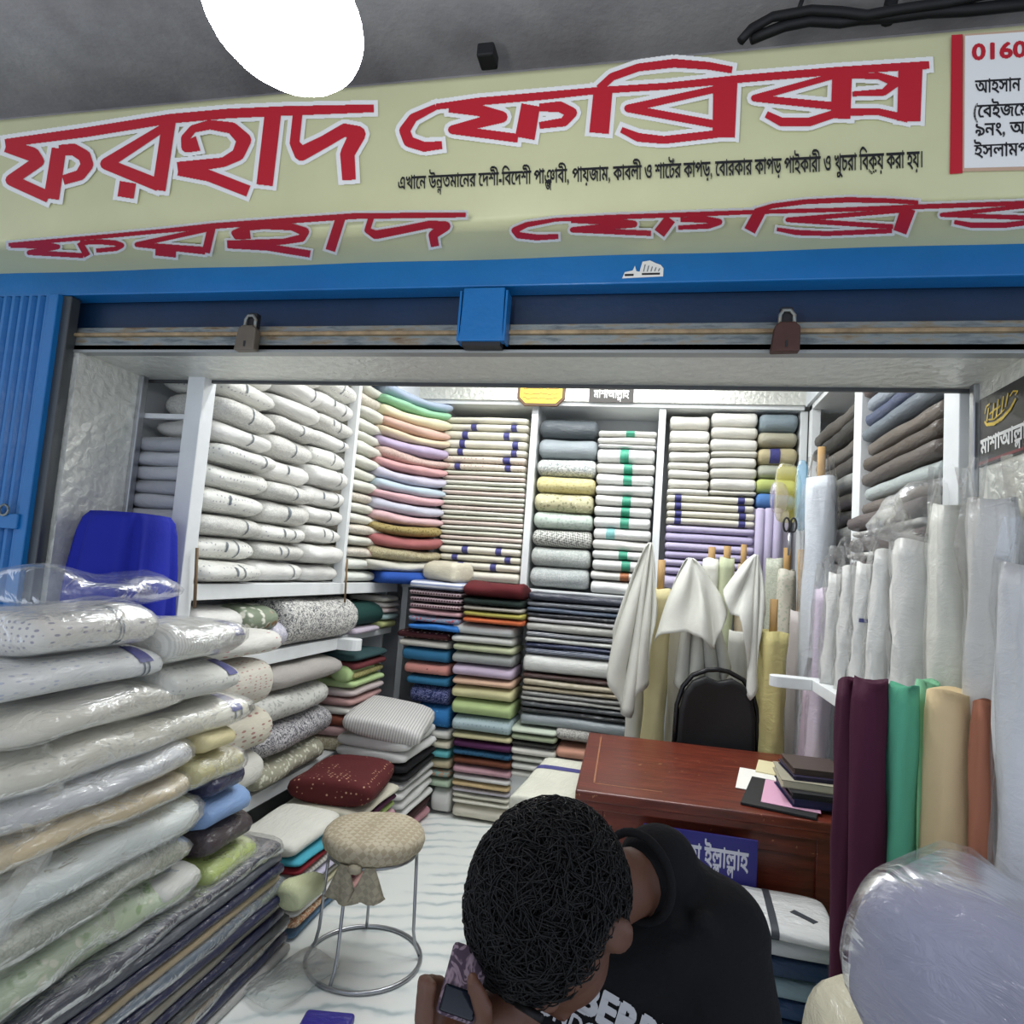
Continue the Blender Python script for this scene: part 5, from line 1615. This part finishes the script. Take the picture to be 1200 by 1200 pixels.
tag(sc, 'black tailor scissors stuck upright in a roll core', 'scissors')
tube('blade', [(0, 0, -.05), (0, 0, .06)], [.006, .010], M_STEEL, sc, 8)
for s in (-1, 1):
    tube('handle', [(s * .016 + .014 * math.cos(t), 0, .10 + .034 * math.sin(t)) for t in [k * math.pi / 8 for k in range(16)]], .005, M_DARK, sc, 8, True)

# ================================================================== GOODS: side shelving with suiting
GR = 'suiting packs on the side shelving'
def rpack(desc, c, x0, y0, x1, y1, hpx, X, D=.3, gl=.5, e=4, pat='plain', c2=None):
    """pack along the right wall; near lower-edge pixel (x1, y1), far (x0, y0)"""
    a, b_ = onX(x0, y0, X), onX(x1, y1, X)
    z0 = (a.z + b_.z) / 2
    top = onX(x1, y1 - hpx, X).z
    h = max(.02, top - b_.z)
    return bolt('suiting_pack', abs(a.y - b_.y), D, h, (X + D / 2, (a.y + b_.y) / 2, z0), -math.pi / 2, fabric(c, pat, c2, gl), desc, GR, 'suiting pack', e=e, amp=.003, er=.015)
far_c = [('#6d6a66', 'grey'), ('#4f4b48', 'dark grey'), ('#57534f', 'umber grey'), ('#7b7d78', 'light grey'), ('#3a3836', 'charcoal'), ('#5d5750', 'brown grey'), ('#8b8d88', 'silver grey'), ('#4a4440', 'dark umber'), ('#666059', 'taupe grey'), ('#35322f', 'near black'), ('#57504a', 'bark grey')]
z = 1.49
for i, (c, nm) in enumerate(far_c):
    h = .085
    bolt('suiting_pack', .84, .3, h, (XR + .15 + .01 * (i % 3), 3.68, z), -math.pi / 2, fabric(c, 'plain', None, .4), f'{nm} suiting pack, {ordw(i)} up in the bay beside the back corner', GR, 'suiting pack', e=3.6, amp=.004, er=.02)
    z += h
near_c = [('#5d4844', 'maroon brown'), ('#d0cfca', 'white paper'), ('#574643', 'dark brown'), ('#cdccc6', 'pale grey'), ('#5a4a46', 'cocoa'), ('#c8c8c2', 'light card'), ('#5f5350', 'ash brown'), ('#6a5f57', 'umber'), ('#a9b3b0', 'pale teal'), ('#5d534c', 'bark brown'),
          ('#54493f', 'dark taupe'), ('#6b6157', 'stone brown'), ('#65707a', 'slate'), ('#3f4c6d', 'navy blue'), ('#8d97a3', 'blue grey'), ('#665350', 'plum brown'), ('#cfcfcb', 'white'), ('#5f5c55', 'olive grey')]
z = 1.49
for i, (c, nm) in enumerate(near_c):
    h = .028 if nm in ('white paper', 'pale grey', 'light card') else .066
    bolt('suiting_pack', .80 - .02 * (i % 3), .32, h * 1.02, (XR + .15 - (.05 if i < 7 else .0) + .008 * (i % 3), 2.72, z), -math.pi / 2, fabric(c, 'plain', None, .5), f'{nm} suiting pack, {ordw(i)} up in the bay beside the entrance post', GR, 'suiting pack', e=4, amp=.003, er=.02)
    z += h
bolt('plastic_bag', .36, .22, .20, (XR - .02, 2.42, onX(1070, 640, XR).z), -math.pi / 2, film(.3, '#d9dcd6', 12), 'rumpled clear plastic bag over the white wrapped rolls', None, 'plastic bag', e=2.3, amp=.02, er=.1)

# ================================================================== packs before the desk and the bundles by the entrance
GQ = 'wrapped packs stacked before the desk'
PY0, PY1 = 2.08, 2.37
pl_, pr_ = onY(822, 1085, PY0).x, onY(990, 1085, PY0).x
pzt, pzb = onY(905, 1040, PY1).z, onY(905, 1106, PY0).z
PKX, PKY, PKW = (pl_ + pr_) / 2, (PY0 + PY1) / 2, pr_ - pl_
nmz = (('#1d2f52', 'navy'), ('#8f9fa8', 'grey blue'), ('#234066', 'blue'), ('#9aa88a', 'sage'), ('#1f3f5e', 'deep teal blue'), ('#22426a', 'royal blue'), ('#7d9aa3', 'light teal'), ('#1e3a5c', 'dark blue'), ('#b9bfbf', 'silver white'))
for i, (c, nm) in enumerate(nmz):
    h = pzb / len(nmz)
    bolt('wrapped_pack', PKW - .03, .25, h, (PKX + .004 * (i % 3), PKY + .01, h * i), .02 * (i % 2), fabric(c, 'plain', None, .9), f'{nm} wrapped pack, {ordw(i)} from the floor before the desk', GQ, 'pack', e=4, amp=.003, er=.025)
PKH = pzt - pzb
wpk = bolt('wrapped_pack', PKW, PY1 - PY0, PKH, (PKX, PKY, pzb), math.radians(-3), fabric('#d2d3d1', 'plain', None, .9), 'white plastic-wrapped pack with crossed dark tape before the desk', GQ, 'pack', e=3.6, amp=.005, er=.04,
           stickers=[(.55, .022, plain('dark_tape', '#3c4046', .4), .3, math.pi * 1.2), (.30, .16, plain('dark_tape', '#3c4046', .4), math.pi * 1.12, math.pi * 1.25)])
boxl('black_tag', (.075, .024, .004), (.11, -.03, PKH + .002), plain('dark_tape', '#3c4046', .4), wpk, 0, math.radians(-40))
bolt('plastic_bundle', .66, .44, .34, (.74, 1.36, .62), (math.radians(-4), math.radians(6), math.radians(-38)), fabric('#a9a9c0', 'plain', None, .9, .6), 'big lavender cloth bundle wrapped in clear plastic by entrance', None, 'cloth bundle', e=3.2, amp=.02, er=.09, wrap=film(.16, '#d9dce6', 9), nseg=36)
bolt('plastic_bundle', .56, .30, .30, (.60, 1.62, .30), (0, 0, math.radians(-76)), fabric('#c9c2a6', 'plain', None, .8), 'cream cloth bundle in plastic under the lavender bundle', None, 'cloth bundle', e=2.5, amp=.012, er=.12, nseg=24)
bolt('plastic_bundle', .60, .42, .32, (.80, 1.40, .30), (0, 0, math.radians(-30)), fabric('#b5b5bd', 'plain', None, .8), 'grey cloth bundle beneath the lavender bundle', None, 'cloth bundle', e=3, amp=.01, er=.1)
bolt('plastic_bundle', .62, .44, .30, (.78, 1.42, .0), (0, 0, math.radians(-30)), fabric('#a3a39c', 'plain', None, .8), 'dull grey cloth bundle on the floor under the other bundles', None, 'cloth bundle', e=3, amp=.01, er=.1)
bolt('blue_packet', .16, .10, .035, (onZ(382, 1208, 0).x, onZ(382, 1208, 0).y, 0), math.radians(10), fabric('#2a1f92', 'plain', None, .7), 'purple blue packet lying on the marble floor', None, 'packet', e=5, amp=.002, er=.012)

# ================================================================== PERSON bent over in front of the desk
def cap_data(bm, p0, r0, p1, r1, seg=14):
    """tapered capsule"""
    p0, p1 = Vector(p0), Vector(p1)
    ax = (p1 - p0)
    L = ax.length
    ax = ax / L if L > 1e-6 else Vector((0, 0, 1))
    ref = Vector((0, 0, 1)) if abs(ax.z) < .9 else Vector((1, 0, 0))
    s = ax.cross(ref).normalized()
    w = ax.cross(s)
    rows = []
    for k in range(6):
        a = math.pi / 2 * k / 5
        rows.append((p0 - ax * r0 * math.cos(a), r0 * math.sin(a)))
    for k in range(6):
        a = math.pi / 2 * k / 5
        rows.append((p1 + ax * r1 * math.sin(a), r1 * math.cos(a)))
    vr = []
    for c, r in rows:
        vr.append([bm.verts.new(c + (s * math.cos(2 * math.pi * q / seg) + w * math.sin(2 * math.pi * q / seg)) * max(r, 1e-4)) for q in range(seg)])
    for i in range(len(vr) - 1):
        for q in range(seg):
            bm.faces.new((vr[i][q], vr[i][(q + 1) % seg], vr[i + 1][(q + 1) % seg], vr[i + 1][q]))
    bm.faces.new(vr[0][::-1]); bm.faces.new(vr[-1])

def ell_data(bm, c, ax, rad, nu=18, nv=12):
    c = Vector(c)
    vr = []
    for i in range(nv + 1):
        th = math.pi * i / nv
        row = []
        for k in range(nu):
            ph = 2 * math.pi * k / nu
            d = (math.sin(th) * math.cos(ph), math.sin(th) * math.sin(ph), math.cos(th))
            row.append(bm.verts.new(c + sum((ax[j] * (d[j] * rad[j] + (1e-5 * d[j])) for j in range(3)), Vector())))
        vr.append(row)
    for i in range(nv):
        for k in range(nu):
            try:
                bm.faces.new((vr[i][k], vr[i + 1][k], vr[i + 1][(k + 1) % nu], vr[i][(k + 1) % nu]))
            except ValueError:
                pass
    bmesh.ops.remove_doubles(bm, verts=vr[0] + vr[-1], dist=1e-4)

def fuse(name, bm, voxel, smooth_it, mat, parent=None):
    """melt overlapping limbs into one continuous surface"""
    bmesh.ops.recalc_face_normals(bm, faces=bm.faces)
    me = bpy.data.meshes.new(name + '_draft')
    bm.to_mesh(me); bm.free()
    o = bpy.data.objects.new(name + '_draft', me)
    C.objects.link(o)
    m = o.modifiers.new('r', 'REMESH'); m.mode = 'VOXEL'; m.voxel_size = voxel; m.use_smooth_shade = True
    m = o.modifiers.new('s', 'SMOOTH'); m.iterations = smooth_it; m.factor = .5
    dg = bpy.context.evaluated_depsgraph_get()
    me2 = bpy.data.meshes.new_from_object(o.evaluated_get(dg), depsgraph=dg)
    bpy.data.objects.remove(o)
    me2.name = name
    me2.materials.clear()
    return mkobj(name, me2, mat, parent)

HC = onY(648, 1068, .75)
u_ = Vector((-.40, -.72, .56)).normalized()
f_ = Vector((-.22, -.42, -.88))
f_ = (f_ - u_ * f_.dot(u_)).normalized()
l_ = u_.cross(f_).normalized()
NB = onY(762, 1020, .91)           # base of the neck
SLp, SRp = onY(835, 1095, .93), Vector((-.12, .90, .96))
PEL = Vector((.06, 1.08, .50))
per = empty('person', (PEL.x, PEL.y, 0))
tag(per, 'dark-haired person in a black lettered T-shirt bending over a phone', 'person')
O = Vector((PEL.x, PEL.y, 0))
bm = bmesh.new()
A_ = lambda *p: Vector(p) - O
H = HC - O
ell_data(bm, H, (l_, f_, u_), (.064, .086, .094))
ell_data(bm, H + f_ * .030 - u_ * .055, (l_, f_, u_), (.048, .052, .054))
cap_data(bm, H + f_ * .082 - u_ * .005, .009, H + f_ * .099 - u_ * .032, .012)            # nose
cap_data(bm, H + f_ * .082 - u_ * .066 - l_ * .018, .006, H + f_ * .082 - u_ * .066 + l_ * .018, .006)   # lips
cap_data(bm, H - u_ * .045 - f_ * .025, .047, (NB - O).lerp(H, .1) + Vector((-.01, 0, -.01)), .040)
for s in (-1, 1):                                                                          # ears
    ell_data(bm, H + l_ * (.071 * s) - u_ * .018 - f_ * .008, (l_, (f_ + u_ * .2).normalized(), u_), (.010, .020, .031))
    ell_data(bm, H + l_ * (.076 * s) - u_ * .010 - f_ * .016, (l_, f_, u_), (.012, .008, .022))
cap_data(bm, NB - O + Vector((-.01, .0, -.02)), .036, A_(.02, .98, .88), .075)
cap_data(bm, SRp - O, .042, SLp - O + Vector((-.03, .01, -.02)), .042)
cap_data(bm, A_(.02, .98, .90), .095, PEL - O, .12)
# right arm with phone
ELR, WRR = Vector((-.10, .82, .78)), onY(588, 1192, .71)
cap_data(bm, SRp - O, .045, ELR - O, .038)
cap_data(bm, ELR - O, .042, WRR - O, .029)
PALM = onY(552, 1206, .68)
cap_data(bm, WRR - O, .027, PALM - O, .026)
PH = onY(541, 1150, .66)                   # phone centre
fing = [(.022, .050), (.004, .058), (-.014, .054), (-.032, .044)]
fd_ = Vector((.25, -.35, .9)).normalized()
for k, (off, ln2) in enumerate(fing):
    b0 = PALM - O + Vector((-.010, .012, off * .7))
    k1 = b0 + Vector((-.028, -.012, .016 + off * .2))
    k2 = k1 + Vector((-.008, -.022, .012))
    k3 = k2 + Vector((.012, -.014, .006))
    cap_data(bm, b0, .0095, k1, .009, 10); cap_data(bm, k1, .009, k2, .0085, 10); cap_data(bm, k2, .0085, k3, .0075, 10)
t0 = PALM - O + Vector((.012, -.012, .012))
cap_data(bm, t0, .012, t0 + Vector((.006, -.020, .030)), .010, 10)
cap_data(bm, t0 + Vector((.006, -.020, .030)), .010, t0 + Vector((-.006, -.026, .056)), .0085, 10)
# left arm resting on the thigh
ELL, WRL = Vector((.17, .84, .74)), Vector((.06, .70, .66))
cap_data(bm, SLp - O + Vector((0, .01, -.02)), .044, ELL - O, .038); cap_data(bm, ELL - O, .041, WRL - O, .028)
HP = WRL + Vector((-.05, -.04, -.015))
cap_data(bm, WRL - O, .027, HP - O, .028)
for k in range(4):
    q = HP - O + Vector((-.020 - .004 * k, -.016 + .015 * (k - 1.5), .004))
    q1 = q + Vector((-.035 + .004 * abs(k - 1.5), -.008, -.010)); q2 = q1 + Vector((-.020, -.004, -.016))
    cap_data(bm, q, .0095, q1, .009, 10); cap_data(bm, q1, .009, q2, .0078, 10)
cap_data(bm, HP - O + Vector((.0, -.024, .0)), .011, HP - O + Vector((-.024, -.048, -.006)), .0085, 10)
# legs
for s in (-1, 1):
    hip, kn, an = PEL + Vector((.09 * s, -.02, -.02)), Vector((.04 + .15 * s, .66, .50)), Vector((.05 + .16 * s, .72, .09))
    cap_data(bm, hip - O, .085, kn - O, .058); cap_data(bm, kn - O, .058, an - O, .038)
    cap_data(bm, an - O + Vector((0, .03, -.045)), .038, an - O + Vector((.02 * s, -.15, -.058)), .030)
body = fuse('body', bm, .0055, 5, M_SKIN, per)
# shirt
bm = bmesh.new()
cap_data(bm, SRp - O, .068, SLp - O, .072)
cap_data(bm, (NB - O).lerp(H, -.10), .054, NB - O + Vector((.01, .03, -.03)), .066)
cap_data(bm, NB - O + Vector((.012, .045, -.035)), .066, A_(.02, .97, .92), .125)
cap_data(bm, NB - O + Vector((.015, .03, -.03)), .055, SLp - O + Vector((0, .01, .0)), .068)
cap_data(bm, A_(-.05, .94, .90), .105, A_(.06, .96, .92), .105)
cap_data(bm, A_(-.03, .99, .76), .115, A_(.08, 1.0, .76), .115)
cap_data(bm, A_(-.02, 1.06, .56), .13, A_(.13, 1.06, .56), .13)
cap_data(bm, A_(.03, .96, .92), .13, PEL - O + Vector((0, 0, .03)), .15)
cap_data(bm, SRp - O, .074, SRp.lerp(ELR, .62) - O, .062)
cap_data(bm, SLp - O, .068, SLp.lerp(ELL, .66) - O, .062)
for k in range(9):     # creases running from the shoulder down the sleeve and back
    a = SLp - O + Vector((-.02 + .012 * k, -.062 + .004 * k, .045 - .020 * k))
    cap_data(bm, a, .012, a + Vector((.035, .006, -.030)), .007, 8)
shirt = fuse('t_shirt', bm, .0065, 4, M_SHIRT, per)
nk = (NB - O) - (H - u_ * .045 - f_ * .025)
nk.normalize()
e1 = nk.cross(Vector((0, 0, 1))).normalized(); e2 = nk.cross(e1)
ctr = (NB - O).lerp(H, .16)
tube('collar', [ctr + (e1 * math.cos(t) + e2 * math.sin(t)) * .051 for t in [k * math.pi / 14 for k in range(28)]], .0055, M_SHIRT, shirt, 10, True)
# trousers
bm = bmesh.new()
cap_data(bm, PEL - O + Vector((-.07, .02, .0)), .135, PEL - O + Vector((.07, .02, .0)), .135)
for s in (-1, 1):
    hip, kn, an = PEL + Vector((.09 * s, -.02, -.02)), Vector((.04 + .15 * s, .66, .50)), Vector((.05 + .16 * s, .72, .14))
    cap_data(bm, hip - O, .100, kn - O, .074); cap_data(bm, kn - O, .074, an - O, .062)
fuse('trousers', bm, .009, 4, M_JEAN, per)
for s in (-1, 1):
    bm = bmesh.new()
    ell_data(bm, H + f_ * .072 + u_ * .004 + l_ * (.031 * s), (l_, f_, u_), (.013, .012, .011))
    bm_obj('eyelid', bm, M_SKIN, per, True)
    tube('eyebrow', [H + f_ * .088 + u_ * .028 + l_ * (s * q) for q in (.014, .03, .046)], .004, M_HAIR, per, 6)
# hair: skull cap with curls
HCc = H + u_ * .016 - f_ * .010
HR = (.071, .092, .098)
def hairy(d):
    """direction in head axes (left, forward, up)"""
    if d[1] > .45:
        return d[2] > -.04
    if d[1] > -.15:
        return d[2] > (-.02 if abs(d[0]) > .5 else -.2)
    return d[2] > -.62
vs, fs = [], []
NU, NV = 44, 30
for i in range(NV + 1):
    th = math.pi * i / NV
    for k in range(NU):
        ph = 2 * math.pi * k / NU
        d = (math.sin(th) * math.cos(ph), math.sin(th) * math.sin(ph), math.cos(th))
        kf = 1.0 if hairy(d) else .78
        p = sum(((l_, f_, u_)[j] * d[j] * HR[j] * kf for j in range(3)), Vector())
        p *= 1 + .05 * mnoise.noise(p * 45) + .04 * mnoise.noise(p * 110)
        vs.append(HCc + p)
for i in range(NV):
    for k in range(NU):
        fs.append((i * NU + k, (i + 1) * NU + k, (i + 1) * NU + (k + 1) % NU, i * NU + (k + 1) % NU))
rh = random.Random(11)
cnt = 0
while cnt < 5200:
    d = Vector((rh.gauss(0, 1), rh.gauss(0, 1), rh.gauss(0, 1))).normalized()
    if not hairy(d):
        continue
    cnt += 1
    base = HCc + sum(((l_, f_, u_)[j] * d[j] * HR[j] for j in range(3)), Vector())
    nrm = sum(((l_, f_, u_)[j] * d[j] / HR[j] for j in range(3)), Vector()).normalized()
    tg = nrm.cross(Vector((rh.gauss(0, 1), rh.gauss(0, 1), rh.gauss(0, 1)))).normalized()
    bt = nrm.cross(tg)
    R_ = rh.uniform(.006, .015)
    pts = []
    for q in range(7):
        t = q / 6 * rh.uniform(3.6, 4.6)
        pts.append(base + tg * (R_ * math.sin(t)) + nrm * (R_ * (1 - math.cos(t)) * .42 - .002) + bt * (.012 * q / 6))
    v2, f2 = tube_data(pts, [.0010, .0011, .0010, .0009, .0008, .0006, .0004], 4, cap=False)
    k = len(vs)
    vs += v2
    fs += [tuple(a + k for a in f) for f in f2]
from_data('hair', vs, fs, M_HAIR, per)
# print on the shirt chest
dg = bpy.context.evaluated_depsgraph_get()
bv = BVHTree.FromPolygons([O + v.co for v in shirt.data.vertices], [tuple(p.vertices) for p in shirt.data.polygons])
def on_shirt(x, y):
    d = ray(x, y).normalized()
    h = bv.ray_cast(CAM, d)
    p = h[0] if h[0] is not None else CAM + d * 1.05
    return p - d * .0025 - O
M_PRN = plain('faded_white_print', '#b9b9bb', .8)
text('chest_lettering', 'BURBERRY', lambda u, v: on_shirt(596 + 196 * u + v * 14, 1134 + 116 * u - v * 48), M_PRN, shirt, 40, .10)
text('chest_lettering', 'LONDON', lambda u, v: on_shirt(618 + 96 * u + v * 9, 1178 + 55 * u - v * 26), M_PRN, shirt, 24, .05)
# phone held in the hand
ph_ = empty('mobile_phone', PH)
tag(ph_, 'dark patterned mobile phone held in the bent hand', 'phone')
ph_.rotation_euler = (math.radians(-38), math.radians(14), math.radians(12))
box('case', -.017, .021, -.005, .005, -.030, .030, fabric('#4a3a48', 'scribble', '#8a7480'), ph_, .004)
box('screen', -.015, .019, -.0062, -.0045, -.028, -.006, plain('phone_glass', '#101722', .12), ph_, .002)
# plastic stool under the person
ps = empty('plastic_stool', (PEL.x, PEL.y + .03, 0))
tag(ps, 'low dark plastic stool under the bending person', 'stool')
box('seat', -.17, .17, -.16, .16, .32, .352, M_DARK, ps, .01)
for x in (-.13, .13):
    for y in (-.12, .12):
        tube('leg', [(x, y, .325), (x * 1.15, y * 1.15, 0)], [.018, .022], M_DARK, ps, 10)
